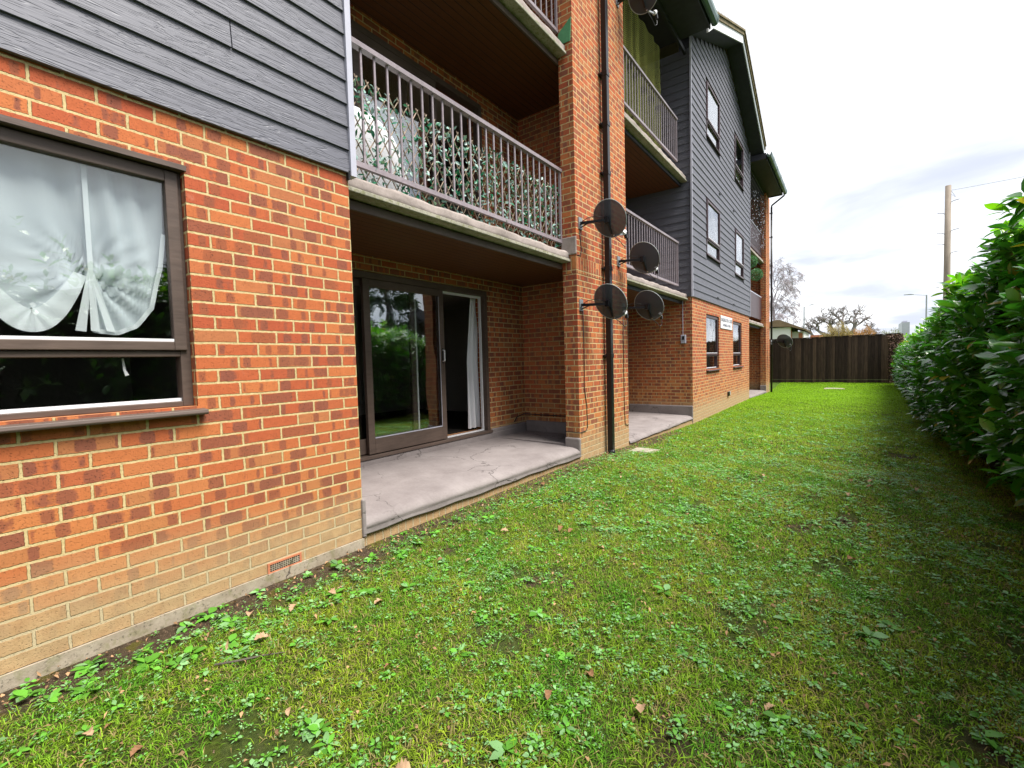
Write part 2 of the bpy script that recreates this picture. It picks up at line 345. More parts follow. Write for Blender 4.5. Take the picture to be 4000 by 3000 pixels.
bg = nt.nodes.new('ShaderNodeBackground'); nt.links.new(skyc, bg.inputs[0]); bg.inputs[1].default_value = .084
wo = nt.nodes.new('ShaderNodeOutputWorld'); nt.links.new(bg.outputs[0], wo.inputs[0])
sc.view_settings.view_transform = 'Standard'; sc.view_settings.look = 'None'; sc.view_settings.exposure = .68; sc.view_settings.gamma = 1
try:
    sc.cycles.max_bounces = 8; sc.cycles.diffuse_bounces = 1; sc.cycles.transparent_max_bounces = 24; sc.cycles.caustics_reflective = False; sc.cycles.caustics_refractive = False
except Exception: pass

# ------------------------------------------------------------------ ground
YK = [-60, 2, 5.3, 7, 10.7, 18, 22.5, 25, 27, 60, 900]; ZK = [0, 0, 0, -.07, -.19, -.2, -.3, -.22, -.1, -.1, -.1]
def gz(x, y):
    x = np.asarray(x, float); y = np.asarray(y, float)
    b = .012*np.sin(x*2.1+y*1.3)+.010*np.sin(x*4.3-y*2.2+1)+.006*np.sin(x*9+y*7)
    return np.interp(y, YK, ZK) + b*np.clip((x-.1)/.6, 0, 1)*np.clip((30-y)/4, 0, 1)
def grid(xs, ys, zf):
    Xg, Yg = np.meshgrid(xs, ys); V = np.stack([Xg.ravel(), Yg.ravel(), zf(Xg, Yg).ravel()], 1)
    nx, ny = len(xs), len(ys); i = (np.arange(ny-1)[:, None]*nx + np.arange(nx-1)[None]).ravel()
    return V, np.stack([i, i+1, i+1+nx, i+nx], 1)
xs = np.concatenate([np.array([-600, -200, -60, -20, -8, -3]), np.linspace(-1.5, 5, 53), np.array([7, 10, 16, 30, 60, 200, 600])])
ys = np.concatenate([np.array([-60, -20, -8]), np.linspace(-4, 30, 160), np.array([34, 40, 50, 70, 120, 300, 900])])
V, F = grid(xs, ys, gz); npmesh('ground', V, F, M['lawn'], smooth=True, kind='structure', label='lawn ground of soil and short turf beside the brick flats')

# ------------------------------------------------------------------ apartment block
B = thing('apartment_block', (0, 0, 0), 'three storey orange brick apartment block with dark grey boarding and balconies', 'building')
def wall_open(x0, x1, y0, y1, z0, z1, ops):
    m = MB(); Ys = sorted({y0, y1, *[v for o in ops for v in o[:2] if y0 < v < y1]}); Zs = sorted({z0, z1, *[v for o in ops for v in o[2:] if z0 < v < z1]})
    for a, b in zip(Ys, Ys[1:]):
        run = None
        for c, d in zip(Zs, Zs[1:]):
            cy, cz = (a+b)/2, (c+d)/2
            if any(o[0] < cy < o[1] and o[2] < cz < o[3] for o in ops):
                if run: m.box(x0, x1, a, b, *run); run = None
            else: run = (run[0], d) if run else (c, d)
        if run: m.box(x0, x1, a, b, *run)
    return m
XB = -1.42       # back wall of the recesses
NW = (-.95, .992, 1.135, 2.405)
nearwall = wall_open(-.24, 0, -5, 2.0, .07, 2.70, [NW]).build('wall', M['brick'], B); nearwall['uoff'] = .025
MB().box(-.24, .012, -5, 1.998, -.4, .068).build('footing', M['footing'], B)
# airbrick
a = MB(); a.box(.0, .006, 1.31, 1.525, .062, .075); a.box(.0, .006, 1.31, 1.525, .12, .132); a.box(.0, .006, 1.31, 1.323, .075, .12); a.box(.0, .006, 1.512, 1.525, .075, .12)
ab = a.build('airbrick', M['terracotta'], B)
g = MB()
for k in range(1, 14): g.box(.0005, .005, 1.323+k*.0135-.002, 1.323+k*.0135+.002, .0755, .1195)
for k in range(1, 4): g.box(.0004, .0045, 1.3235, 1.5115, .075+k*.011-.0015, .075+k*.011+.0015)
g.build('grille', M['footing'], ab)
MB().box(-.001, .0018, 1.324, 1.511, .0755, .1195).build('duct_shade', M['black'], ab)  # black plate on solid wall, painting the darkness behind the grille
# side walls of recesses and back walls
def bw(name, *b, uoff=0, mat='brick'):
    o = MB().box(*b).build(name, M[mat], B); o['uoff'] = uoff; return o
bw('wall', -1.70, -.245, 1.76, 1.999, -.4, 8.0)
bw('wall', -1.70, -.21, 6.15, 6.262, -.4, 8.0, uoff=.07)
DOOR = (2.75, 5.23, .33, 2.36); DOOR2 = (2.75, 5.23, 2.95, 5.0); DOOR3 = (2.75, 5.23, 5.6, 7.6)
wall_open(-1.68, XB, 2.0, 6.148, -.3, 8.0, [DOOR, DOOR2, DOOR3]).build('wall', M['brick'], B)
bw('wall', -1.68, -1.5, 6.263, 10.74, -.4, 8.0)
bw('wall', -1.68, -1.5, 17.9, 22.2, -.4, 8.0)
# piers
for (y0, y1, uo) in ((5.36, 7.02, .06), (21.9, 22.95, .1)):
    z0s, z1s = 2.463, 2.672
    p = MB().box(-.205, 0, y0, y1, -.5, z0s).box(-.205, 0, y0, y1, z1s, 8.02).build('pier', M['brick'], B); p['uoff'] = uo
    s = MB().box(-.207, .002, y0-.002, y1+.002, z0s, z1s).build('soldier_course', M['soldier'], p)
bw('wall', -9, -.206, 22.2, 22.9, -.5, 8.0)
# block C
CW = [(12.0, 13.36, 1.0, 2.38), (15.2, 16.55, 1.0, 2.38)]
UW = [(12.0, 13.38, 3.84, 5.17), (15.42, 16.78, 3.84, 5.17), (12.05, 13.42, 6.70, 7.98), (15.4, 16.76, 6.70, 7.98)]
wc = wall_open(-.24, 0, 10.75, 17.93, -.5, 2.70, CW).build('wall', M['brick'], B); wc['uoff'] = .03
bw('wall', -1.5, -.241, 10.75, 10.96, -.5, 2.7, uoff=.04); bw('wall', -1.5, -.241, 17.7, 17.93, -.5, 2.7)
# solid backing behind boarding
RY = 14.33
def gable_z(y): return 9.85 - .43*abs(y-RY)
bk = wall_open(-.24, 0, 10.75, 17.93, 2.702, 8.2, UW).build('backing_wall', M['darksoffit'], B)
MB().prism([(10.75, 8.2), (17.93, 8.2), (17.93, gable_z(17.93)), (RY, gable_z(RY)), (10.75, gable_z(10.75))], 'x', -.24, 0).build('backing_wall', M['darksoffit'], B)
bw('backing_wall', -1.5, -.241, 10.75, 10.96, 2.702, 8.0, mat='darksoffit'); bw('backing_wall', -1.5, -.241, 17.7, 17.93, 2.702, 8.0, mat='darksoffit')
bw('backing_wall', -.24, -.001, -5, 1.97, 2.702, 8.1, mat='darksoffit')
# boards
def boards(m, pitch, z0, z1, y0, y1, x0, ops=(), clip=None):
    k = 0; z = z0
    while z < z1-.02:
        zt = z+pitch; segs = [(y0, y1)]
        for o in ops:
            if o[2] < zt-.01 and o[3] > z+.01:
                ns = []
                for s in segs:
                    if o[0] > s[0]: ns.append((s[0], min(s[1], o[0])))
                    if o[1] < s[1]: ns.append((max(s[0], o[1]), s[1]))
                segs = [s for s in ns if s[1]-s[0] > .01]
        k += 1; jn = []
        for a, b in segs:
            c_ = y0+(k*1.37+math.sin(k*12.9)*.8) % 3.6
            while c_ < b-.4:
                if c_ > a+.4: jn.append((a, c_-.0025)); a = c_+.0025
                c_ += 3.6
            jn.append((a, b))
        segs = jn
        for a, b in segs:
            if clip:
                lim = clip(z+pitch*.5)
                if lim is None: continue
                a, b = max(a, lim[0]), min(b, lim[1])
                if b-a < .05: continue
            m.prism([(x0, z), (x0+.026, z), (x0+.0105, zt+.006), (x0, zt+.006)], 'y', a, b)
        z = zt
    return m
cb = boards(MB(), .157, 2.685, 8.0, -5, 2.0, .004).build('cladding', M['clad'], B, bevel=.002)
MB().box(-.03, .042, 2.0, 2.045, 2.665, 8.0).build('corner_trim', M['trim'], cb)
MB().box(-.18, .03, 1.985, 1.999, 2.64, 2.70).build('flashing', M['black'], cb)
def gclip(z):
    if z < gable_z(10.75): return (10.6, 18.0)
    h = (9.83-z)/.43
    return (RY-h, RY+h) if h > .05 else None
cc = boards(MB(), .168, 2.685, 9.8, 10.72, 17.96, .004, [(a-.04, b+.04, c-.05, d+.04) for a, b, c, d in UW], gclip).build('cladding', M['clad'], B, label='grey boarded gable wall with four windows')
MB().box(.0, .036, 10.69, 10.72, 2.675, 8.35).build('corner_trim', M['trim'], cc); MB().box(.0, .036, 17.96, 17.985, 2.675, 8.3).build('corner_trim', M['trim'], cc)
# side return boards facing the balcony
m = MB(); z = 2.685
while z < 7.95:
    m.prism([(10.748, z), (10.722, z), (10.738, z+.174), (10.748, z+.174)], 'x', -1.5, -.001); z += .168
m.build('cladding', M['clad'], B)
m = MB()
for yy, zz in ((13.05, 2.86), (15.1, 2.86), (13.3, 5.62), (15.1, 5.62)): MB().box(.03, .055, yy, yy+.14, zz, zz+.02).build('weep_vent', M['black'], cc)

# windows -------------------------------------------------
def window(y0, y1, z0, z1, x, tr, fm='maroon', bead='white', big=False, label=None, sill=True, rec=.05):
    fw = .05; f = MB(); X0, X1 = x-.075, x
    f.box(X0, X1, y0, y0+fw, z0, z1).box(X0, X1, y1-fw, y1, z0, z1).box(X0, X1, y0+fw, y1-fw, z1-fw, z1).box(X0, X1, y0+fw, y1-fw, z0, z0+.03)
    f.box(X0, X1, y0+fw, y1-fw, tr-.03, tr)
    fr = f.build('window', M[fm], B, bevel=.004, label=label)
    # opening sash stands proud
    s = MB(); a, b, c, d = y0+.02, y1-.02, tr+.004, z1-.02; sx0, sx1 = x-.03, x+.018; sw = .058
    s.box(sx0, sx1, a, a+sw, c, d).box(sx0, sx1, b-sw, b, c, d).box(sx0, sx1, a+sw, b-sw, d-sw, d).box(sx0, sx1, a+sw, b-sw, c, c+sw*.8)
    s.build('sash', M[fm], fr, bevel=.004)
    gl = MB().box(x-.012, x-.008, a+sw-.004, b-sw+.004, c+sw*.8-.004, d-sw+.004).box(x-.045, x-.041, y0+fw, y1-fw, z0+.03, tr-.03); gl.build('glass', M['glass'], fr)
    bd = MB().box(x-.006, x+.012, a+sw, b-sw, c+sw*.8, c+sw*.8+.014).box(x-.040, x-.022, y0+fw, y1-fw, z0+.030, z0+.046); bd.build('glazing_bead', M[bead], fr)
    if sill:
        MB().prism([(x-.08, z0-.002), (x-.08, z0-.045), (.055, z0-.045), (.06, z0-.035), (.055, z0-.018)], 'y', y0-.03, y1+.03).build('sill', M[fm], fr, bevel=.003)
    return fr
nw = window(*NW, -.055, 1.436, 'frame', 'white', label='large dark brown timber window with a tied white net curtain')
MB().box(-.06, .008, -.97, 1.0, 2.393, 2.42).build('head_board', M['frame'], nw)
for i, o in enumerate(CW): window(*o, -.04, 1.36)
for i, o in enumerate(UW): 
    window(*o, .028, o[2]+.36)
# rooms behind
def room(x0, x1, y0, y1, z0, z1, mat='room'):
    t = .05; m = MB(); m.box(x0-t, x0, y0, y1, z0, z1).box(x0, x1, y0-t, y0, z0, z1).box(x0, x1, y1, y1+t, z0, z1).box(x0, x1, y0, y1, z1, z1+t)
    r = m.build('room_lining', M[mat], B); MB().box(x0, x1, y0, y1, z0-t, z0).build('carpet', M['carpet'], r); return r
room(-4.0, -.245, -1.6, 1.7, .35, 2.45)
room(-5.0, -1.685, 2.1, 6.9, .345, 2.45)
room(-5.0, -1.685, 2.1, 6.9, 2.96, 5.05); room(-5.0, -1.685, 2.1, 6.9, 5.61, 7.7)
for z in (.2, 2.95, 5.6): room(-4.0, -.245, 11.0, 17.6, z, z+2.38)

# patio doors ---------------------------------------------
def patio_door(y0, y1, z0, z1, detail=True):
    f = MB(); x0, x1 = XB-.10, XB+.012
    f.box(x0, x1, y0, y0+.06, z0, z1).box(x0, x1, y1-.06, y1, z0, z1).box(x0, x1, y0+.06, y1-.06, z1-.07, z1).box(x0, x1+.03, y0, y1+.02, z0-.035, z0+.001)
    d = f.build('patio_door', M['frame'], B, bevel=.004, label='dark brown sliding patio door standing partly open' if detail else None)
    mid = 4.33
    def leaf(a, b, xa, xb, wb, bead):
        s = .085; m = MB(); m.box(xa, xb, a, a+s, z0+.012, z1-.075).box(xa, xb, b-s, b, z0+.012, z1-.075).box(xa, xb, a+s, b-s, z1-.16, z1-.075).box(xa, xb, a+s, b-s, z0+.012, z0+.012+wb)
        l = m.build('door_leaf', M['frame'], d, bevel=.004)
        MB().box((xa+xb)/2-.003, (xa+xb)/2+.003, a+s, b-s, z0+wb+.012, z1-.16).build('glass', M['doorglass'], d)
        if bead: MB().box(xb-.004, xb-.001+.004, a+s, b-s, z0+wb+.0125, z0+wb+.024).box(xb-.004, xb+.003, b-s-.006, b-s, z0+wb+.026, z1-.17).build('glazing_bead', M['trim'], d)
        return l
    leaf(3.105, mid, XB-.035, XB+.012, .17, detail)     # sliding leaf in front
    leaf(y0+.06, 3.9, XB-.095, XB-.05, .17, False)
    if detail:
        MB().box(XB-.05, XB-.042, 3.885, 3.905, z0+.19, z1-.17).build('leaf_edge', M['white'], d)
        MB().box(XB-.097, XB-.06, mid, y1-.06, z0+.001, z0+.016).box(XB-.097, XB-.06, mid, y1-.06, z1-.10, z1-.071).box(XB-.097, XB-.06, y1-.078, y1-.061, z0+.016, z1-.10).build('inner_frame', M['white'], d)
        MB().tube([(XB+.012, mid-.04, 1.36), (XB+.045, mid-.04, 1.365), (XB+.045, mid-.04, 1.50), (XB+.012, mid-.04, 1.505)], .009, 8).build('handle', M['white'], d)
        MB().box(XB+.012, XB+.016, mid-.055, mid-.028, 1.33, 1.53).build('handle_plate', M['black'], d)
    return d
patio_door(*DOOR)
patio_door(*DOOR2, detail=False); patio_door(*DOOR3, detail=False)
# things in the rooms
t = thing('door_curtain', (XB-.2, 5.3, .35), 'long white curtain hanging inside the open right end of the patio door', 'curtain')
def curtain(x, ya, yb, z0, z1, n, amp, waves, mat, name='fabric', par=None, taper=None, nz=24):
    V = []; F = []
    for j in range(nz+1):
        q = j/nz; z = z0+(z1-z0)*q
        for i in range(n+1):
            s = i/n; a, b = (ya, yb) if taper is None else taper(q)
            V.append((x+amp*math.sin(s*waves*2*math.pi+.6*math.sin(q*2.4))*(.55+.45*(1-q))+.006*math.sin(s*31+q*5), a+(b-a)*s, z))
    for j in range(nz):
        for i in range(n):
            k = j*(n+1)+i; F.append((k, k+1, k+n+2, k+n+1))
    m = MB(); m.add(V, F); return m.build(name, mat, par, smooth=True)
curtain(XB-.2, 4.95, 5.5, .37, 2.33, 70, .03, 5, M['cloth'], 'fabric', t, taper=lambda q: (4.97+.14*max(0, q-.5)*2, 5.5))
rd = thing('radiator', (-4.9, 5.2, .5), 'pale wall radiator seen in the room through the open patio door', 'radiator')
m = MB()
for k in range(18): m.box(-4.88, -4.82, 5.5+k*.07, 5.555+k*.07, .62, 1.2)
m.build('panel', M['room'], rd); MB().box(-4.89, -4.87, 5.45, 6.8, .58, 1.24).build('back_plate', M['room'], rd)

# near window net curtain ---------------------------------
nc = thing('net_curtain', (-.15, .6, 1.5), 'sheer white net curtain gathered into a swag in the big brown window', 'curtain')
def bot(y):   # lower outline between swags
    if y > .60:   # right swag hanging from the tie up to the frame
        return np.interp(y, [.60, .62, .70, .78, .85, .90, .93], [1.53, 1.525, 1.52, 1.56, 1.66, 1.88, 2.1])
    q = (y-.395)/.205
    return 1.525 + .30*min(1, abs(q))**2.2*(1 if y < .6 else 0) if y > .19 else 1.525+.30*min(1, abs((y+.015)/.205))**2.2
V = []; F = []; ny, nz = 150, 30
for i in range(ny+1):
    y = -.9+(1.82)*i/ny; zb = bot(y); zt = 2.36
    for j in range(nz+1):
        q = j/nz; z = zb+(zt-zb)*q; d = abs(y-.605)
        pull = math.exp(-((y-.6)/.16)**2)*math.exp(-((z-1.83)/.14)**2)
        fold = .02*math.sin(y*47+1.5*math.sin(z*3)+2*math.sin(y*9))*(.4+.6*q) + .03*math.sin(math.atan2(y-.605, z-1.83)*17)*math.exp(-((z-1.75)/.2)**2)*math.exp(-((y-.62)/.2)**2)
        fold += .012*math.sin(y*17+z*7)
        V.append((-.135+fold*.8-.02*pull, y, z))
for i in range(ny):
    for j in range(nz):
        k = i*(nz+1)+j; F.append((k, k+nz+1, k+nz+2, k+1))
MB().add(V, F).build('fabric', M['sheer'], nc, smooth=True)
def strip(pts, w, mat, name, par, x=-.106):
    # pts in (y,z); ribbon of width w below/outside the line
    m = MB(); V = []; F = []
    for i, (y, z) in enumerate(pts):
        a = pts[max(0, i-1)]; b = pts[min(len(pts)-1, i+1)]; t_ = Vector((b[0]-a[0], b[1]-a[1])).normalized(); n_ = Vector((-t_.y, t_.x))
        ww = w[i] if hasattr(w, '__len__') else w
        dx_ = .004*math.sin(i*1.7)
        V += [(x+dx_, y, z), (x+dx_*.5+.004, y+n_.x*ww, z+n_.y*ww)]
    for i in range(len(pts)-1): F.append((2*i, 2*i+1, 2*i+3, 2*i+2))
    m.add(V, F); return m.build(name, mat, par, smooth=True)
strip([(y, float(bot(y))-.002) for y in np.linspace(.61, .925, 26)], .022, M['sheer2'], 'hem', nc)
strip([(y, float(bot(y))-.002) for y in np.linspace(.2, .592, 30)], [.05+.06*math.sin(math.pi*i/29) for i in range(30)], M['sheer2'], 'hem', nc, -.104)
strip([(y, float(bot(y))-.002) for y in np.linspace(-.2, .19, 30)], [.05+.06*math.sin(math.pi*i/29) for i in range(30)], M['sheer2'], 'hem', nc, -.104)
MB().box(-.102, -.099, .597, .617, 1.83, 2.34).build('tie_tape', M['sheer2'], nc)
m = MB()   # gathered tail below the tie
for (a, b, x) in ((.535, .575, -.098), (.59, .625, -.095), (.65, .685, -.098)):
    m.add([(x, .597, 1.835), (x+.004, .612, 1.835), (x, b, 1.53), (x+.006, a, 1.535)], [(0, 1, 2, 3)])
m.build('tail', M['sheer2'], nc)
MB().add([(-.1, .702, 1.40), (-.1, .710, 1.40), (-.1, .716, 1.34), (-.1, .728, 1.315), (-.1, .712, 1.31), (-.1, .704, 1.345)], [(0, 1, 2, 5), (5, 2, 3, 4)]).build('tape_end', M['cloth'], nc)

# slabs, soffits, railings --------------------------------
SL = []
for (ya, yb, zs) in ((2.0, 5.352, (2.61, 5.23)), (7.03, 10.72, (2.61, 5.21)), (17.95, 21.9, (2.5, 5.15))):
    for z in zs:
        xf = -.095
        # rounded, slightly lumpy asphalt upstand over a stone lip
        n = 60; V = []; F = []
        for i in range(n+1):
            y = ya+.001+(yb-ya-.002)*i/n; wv = .006*math.sin(y*9.3+z)+.004*math.sin(y*23)
            prof = [(-.30, z+.142), (-.16, z+.140+wv*.4), (-.112, z+.128+wv), (-.098, z+.104), (-.104, z+.07+wv), (-.096, z+.042), (-.115, z+.030)]
            V += [(a, y, b) for a, b in prof]
        k = len(prof)
        for i in range(n):
            for j in range(k-1): F.append((i*k+j, i*k+j+1, (i+1)*k+j+1, (i+1)*k+j))
        s = MB().add(V, F); s.box(-1.5, -.301, ya+.001, yb-.001, z+.02, z+.141)
        if yb < 8 or ya > 7: s.box(-1.5 if ya < 6 and ya > 1.5 else -.31, -.30, ya+.001, yb-.001, z+.03, z+.14)
        so = s.build('balcony_slab', M['slab'], B, smooth=False); so.data.polygons.foreach_set('use_smooth', [len(f) == 4 and i < n*(k-1) for i, f in enumerate(s.f)])
        MB().prism([(-.30, z-.002), (-.085, z-.002), (-.078, z+.004), (-.078, z+.032), (-.09, z+.036), (-.30, z+.036)], 'y', ya+.002, yb-.002).build('lip', M['lip'], so, bevel=.003)
        MB().box(-.23, -.205, ya+.002, yb-.002, z-.082, z-.015).build('fascia', M['darksoffit'] if ya > 3 else M['frame'], so)
        ye = 6.148 if ya < 3 else yb-.002; ys_ = ya+.002 if ya < 3 or ya > 10 else 6.264
        MB().box(-1.415, -.232, ys_, ye, z-.072, z-.055).build('soffit', M['soffit'], so)
        if ya < 3: MB().box(-1.415, -.31, 5.36, 6.148, z-.05, z+.138).build('slab_end', M['slab'], so)
        if 6 < ya < 10: MB().box(-1.49, -.31, 6.264, 7.03, z-.05, z+.138).build('slab_end', M['slab'], so)
        SL.append(so)
def railing(ya, yb, zt, zb, x=-.21, sp=.124, label=None):
    m = MB().prism([(x-.03, zt-.045), (x+.03, zt-.045), (x+.032, zt-.01), (x+.022, zt), (x-.022, zt), (x-.03, zt-.01)], 'y', ya, yb)
    r = m.build('railing', M['rail'], B, label=label); 
    MB().box(x-.018, x+.018, ya, yb, zb-.028, zb+.012).build('bottom_rail', M['rail'], r)
    n = int((yb-ya)/sp); base = None
    for i in range(1, n):
        y = ya+(yb-ya)*i/n
        if base is None:
            base = MB().box(x-.0065, x+.0065, y-.0085, y+.0085, zb+.012, zt-.045).build('baluster', M['rail'], r); by = y
        else:
            o = base.copy(); C.objects.link(o); o.location = (0, y-by, 0)
    for yy in (ya+.004, yb-.03): MB().box(x-.014, x+.014, yy, yy+.026, zb-.027, zt-.0455).build('post', M['rail'], r)
    return r
railing(2.05, 5.352, 3.825, 2.895); railing(7.03, 10.42, 3.86, 2.92); railing(2.05, 5.352, 6.49, 5.57); railing(7.03, 10.42, 6.50, 5.60)
for (z0, z1) in ((2.72, 3.72), (5.35, 6.35)):
    p = MB().box(-.20, -.17, 17.97, 21.88, z0+.08, z1).build('balcony_panel', M['maroon'], B, label='dark purple solid balcony panel')
    MB().box(-.21, -.16, 17.97, 21.88, z1, z1+.04).build('handrail', M['trim'], p)

# patio floors --------------------------------------------
def patio(ya, yb, xb, zl, zr, zfront, drop, ups, name='patio_floor', ye=None):
    n = 90; V = []; F = []
    for i in range(n+1):
        y = ya+(yb-ya)*i/n; q = i/n; zf = zl+(zr-zl)*q
        wv = .004*math.sin(y*8.1)+.003*math.sin(y*19.7+1)+.004*math.sin(y*41)*math.sin(y*2.3); db = zf-drop + .004*math.sin(y*3.3)+.004*math.sin(y*11)
        prof = [(xb, zf+.03), (-.9, zf+.018), (-.35, zf+.006), (-.10, zf-.002), (-.03, zf-.018+wv*.4), (.008+wv*.3, zf-.045+wv), (.016+wv*.6, zf-.072+wv), (.006+wv*.2, zf-.085), (.022-wv*.4, db+.012), (.018, db), (-.02, db)]
        V += [(a, y, b) for a, b in prof]
    k = len(prof)
    for i in range(n):
        for j in range(k-1): F.append((i*k+j, i*k+j+1, (i+1)*k+j+1, (i+1)*k+j))
    o = MB().add(V, F).build(name, M['patio'], B, smooth=True)
    hb = MB().box(-.2, -.004, ya, yb, min(zl, zr)-drop-.3, min(zl, zr)-drop*.55).build('header_course', M['soldier'], o)
    return o
pf = patio(2.0, 5.357, -1.44, .215, .175, 0, .125, 0)
MB().box(-1.42, -.206, 5.358, 6.149, .0, .205).build('floor_corner', M['patio'], pf)
# upstands (rounded render skirting)
def upstand(pts, z0, z1, par, mat='patio'):
    m = MB()
    for a in pts: m.box(*a, z0, z1)
    return m.build('skirting', M[mat], par, bevel=.02)
upstand([(XB-.02, XB+.03, 2.0, 6.14)], .15, .30, pf); upstand([(XB+.03, -.22, 6.11, 6.16)], .15, .375, pf)
upstand([(XB-.02, XB+.026, 5.255, 6.14)], .15, .345, pf)
upstand([(-.215, .016, 5.33, 5.375)], .06, .30, pf); upstand([(-.01, .02, 2.0-.012, 2.022)], .07, .36, pf)
pf2 = patio(7.03, 10.72, -1.5, .035, .005, 0, .075, 0); upstand([(-1.5, .012, 10.705, 10.75)], -.15, .225, pf2); MB().box(-1.49, -.21, 6.264, 7.028, -.1, .055).build('floor_corner', M['patio'], pf2)
pf3 = patio(17.95, 21.89, -1.5, -.12, -.16, 0, .1, 0); upstand([(-.22, .012, 21.87, 21.92)], -.3, .05, pf3); 

# mortar collar at the pier by the first floor slab, green sheet above
MB().box(-.21, .01, 5.335, 5.365, 2.70, 2.93).build('render_patch', M['slab'], SL[0], bevel=.012)
MB().add([(-.19, 5.34, 5.38), (-.02, 5.34, 5.37), (-.005, 5.345, 5.66), (-.19, 5.34, 5.52), (-.19, 5.352, 5.38), (-.02, 5.352, 5.37), (-.005, 5.352, 5.66), (-.19, 5.352, 5.52)],
         [(0,1,2,3),(7,6,5,4),(0,4,5,1),(1,5,6,2),(2,6,7,3),(3,7,4,0)]).build('green_sheet', simple('green_plastic', (.08,.25,.12), .5), None,
         label='torn green plastic sheet on the upper balcony slab beside the brick pier', cat='sheet')

# roofs ---------------------------------------------------
ES = 8.02
ro = MB(); 
for (ya, yb) in ((-5, 10.35), (18.3, 22.6)): ro.prism([(-.4, ES+.25), (.56, ES+.13), (.58, ES+.17), (-6, ES+2.6), (-6, ES+2.5)], 'y', ya, yb)
ro.build('roof', M['tile'], B)
ev = MB()
for (ya, yb) in ((-5, 10.3), (18.2, 22.6)): MB().box(-1.7, .52, ya, yb, ES, ES+.03).build('eaves_soffit', M['darksoffit'], B)
fa = MB()
for (ya, yb) in ((-5, 10.32), (18.2, 22.62)): fa.box(.50, .525, ya, yb, ES-.03, ES+.16)
fa.box(.5, -.2, 22.6, 22.625, ES-.03, ES+.16)
fa.build('eaves_fascia', M['darksoffit'], B)
for (ya, yb) in ((-5, 10.35), (18.1, 22.75)):
    gpr = [(.53, ES+.17), (.53, ES+.09), (.55, ES+.03), (.60, ES+.01), (.65, ES+.03), (.675, ES+.09), (.675, ES+.17), (.665, ES+.17), (.60, ES+.04), (.54, ES+.17)]
    gu = MB().prism(gpr, 'y', ya, yb).build('gutter', M['gutter'], B)
    m = MB(); y = yb-.02
    while y > ya: MB().prism([(.527, ES+.172), (.527, ES+.088), (.547, ES+.024), (.60, ES+.002), (.653, ES+.024), (.683, ES+.088), (.683, ES+.172)], 'y', y-.05, y).build('gutter_union', M['gutter'], gu); y -= 1.0
# beam lines above the top balconies
for a_, b_ in ((2.0, 5.35), (7.03, 10.7), (17.95, 21.9)): MB().box(-.12, -.07, a_+.002, b_-.002, 7.93, 8.018).build('lintel_beam', M['darksoffit'], B)
# gable
gr_ = MB(); V = []
OV = .44
for sgn in (-1, 1):
    y1 = RY+sgn*3.95; pr = [(RY, 10.16), (y1, 10.16-.43*3.95), (y1, 10.06-.43*3.95), (RY, 10.06)]
    gr_.prism(pr, 'x', -6, OV+.03)
ro2 = gr_.build('gable_roof', M['tile'], B)
m = MB()
for sgn in (-1, 1):
    k = 0
    while k*.15 < 3.9:
        d = k*.15; y = RY+sgn*d; z = 10.16-.43*d
        m.prism([(y, z-.02), (y+sgn*.17, z-.43*.17-.02), (y+sgn*.17, z-.43*.17+.012), (y, z+.045)], 'x', OV-.25, OV+.06); k += 1
m.build('verge_tile', M['tile'], ro2)
for sgn in (-1, 1):
    y1 = RY+sgn*3.9; MB().prism([(RY, 10.06), (y1, 10.06-.43*3.9), (y1, 9.85-.43*3.9), (RY, 9.85)], 'x', OV-.025, OV).build('bargeboard', M['white'] if sgn < 0 else M['greysteel'], ro2)
sf = MB()
for sgn in (-1, 1):
    y1 = RY+sgn*3.9; sf.prism([(RY, 9.87), (y1, 9.87-.43*3.9), (y1, 9.85-.43*3.9), (RY, 9.85)], 'x', .03, OV-.026)
sf.box(.03, .5, RY+3.75, RY+3.9, ES-.02, ES+.17)
sf.build('gable_soffit', M['darksoffit'], ro2)
MB().prism([(RY-3.9, ES-.0), (RY-3.9, ES+.3), (RY-3.6, ES+.43), (RY-3.45, ES+.33)], 'x', OV-.02, OV+.02).build('box_end', M['white'], ro2)

# downpipes -----------------------------------------------
def downpipe(y, x, z0, z1, label, sq=True, rad=.038, sw=None, zs=()):
    m = MB()
    if sq: m.box(x-.035, x+.045, y-.04, y+.04, z0+.06, z1)
    else: m.tube([(x, y, z0), (x, y, z1)], rad, 12)
    d = m.build('downpipe', M['blackiron'], B, bevel=.006 if sq else 0, smooth=not sq, label=label)
    for z in zs:
        c = MB()
        if sq: c.box(x-.041, x+.051, y-.046, y+.046, z-.03, z+.03); c.box(x-.072, x-.03, y-.07, y+.07, z-.012, z+.012)
        else: c.tube([(x, y, z-.03), (x, y, z+.03)], rad+.008, 12); c.box(x-.08, x, y-.03, y+.03, z-.01, z+.01)
        c.build('bracket', M['blackiron'], d, bevel=.003)
    if sw: MB().tube(sw, rad*.9, 10).build('swan_neck', M['blackiron'], d, smooth=True)
    return d
dp = downpipe(6.16, .075, -.08, 8.0, 'black square downpipe on the brick pier', zs=(1.38, 2.62, 3.95, 4.62, 5.3, 6.55))
MB().tube([(.08, 6.16, -.1), (.08, 6.16, -.03), (.08, 6.16, .02)], [.06, .058, .05], 14).build('shoe', M['blackiron'], dp, smooth=True)
downpipe(22.5, .13, -.35, 7.55, 'thin black round downpipe at the far corner', False, .038, sw=[(.58, 22.6, ES+.03), (.58, 22.6, ES-.06), (.14, 22.5, 7.62), (.13, 22.5, 7.5)], zs=(1.3, 2.5, 3.8, 5.1, 6.3, 7.3))

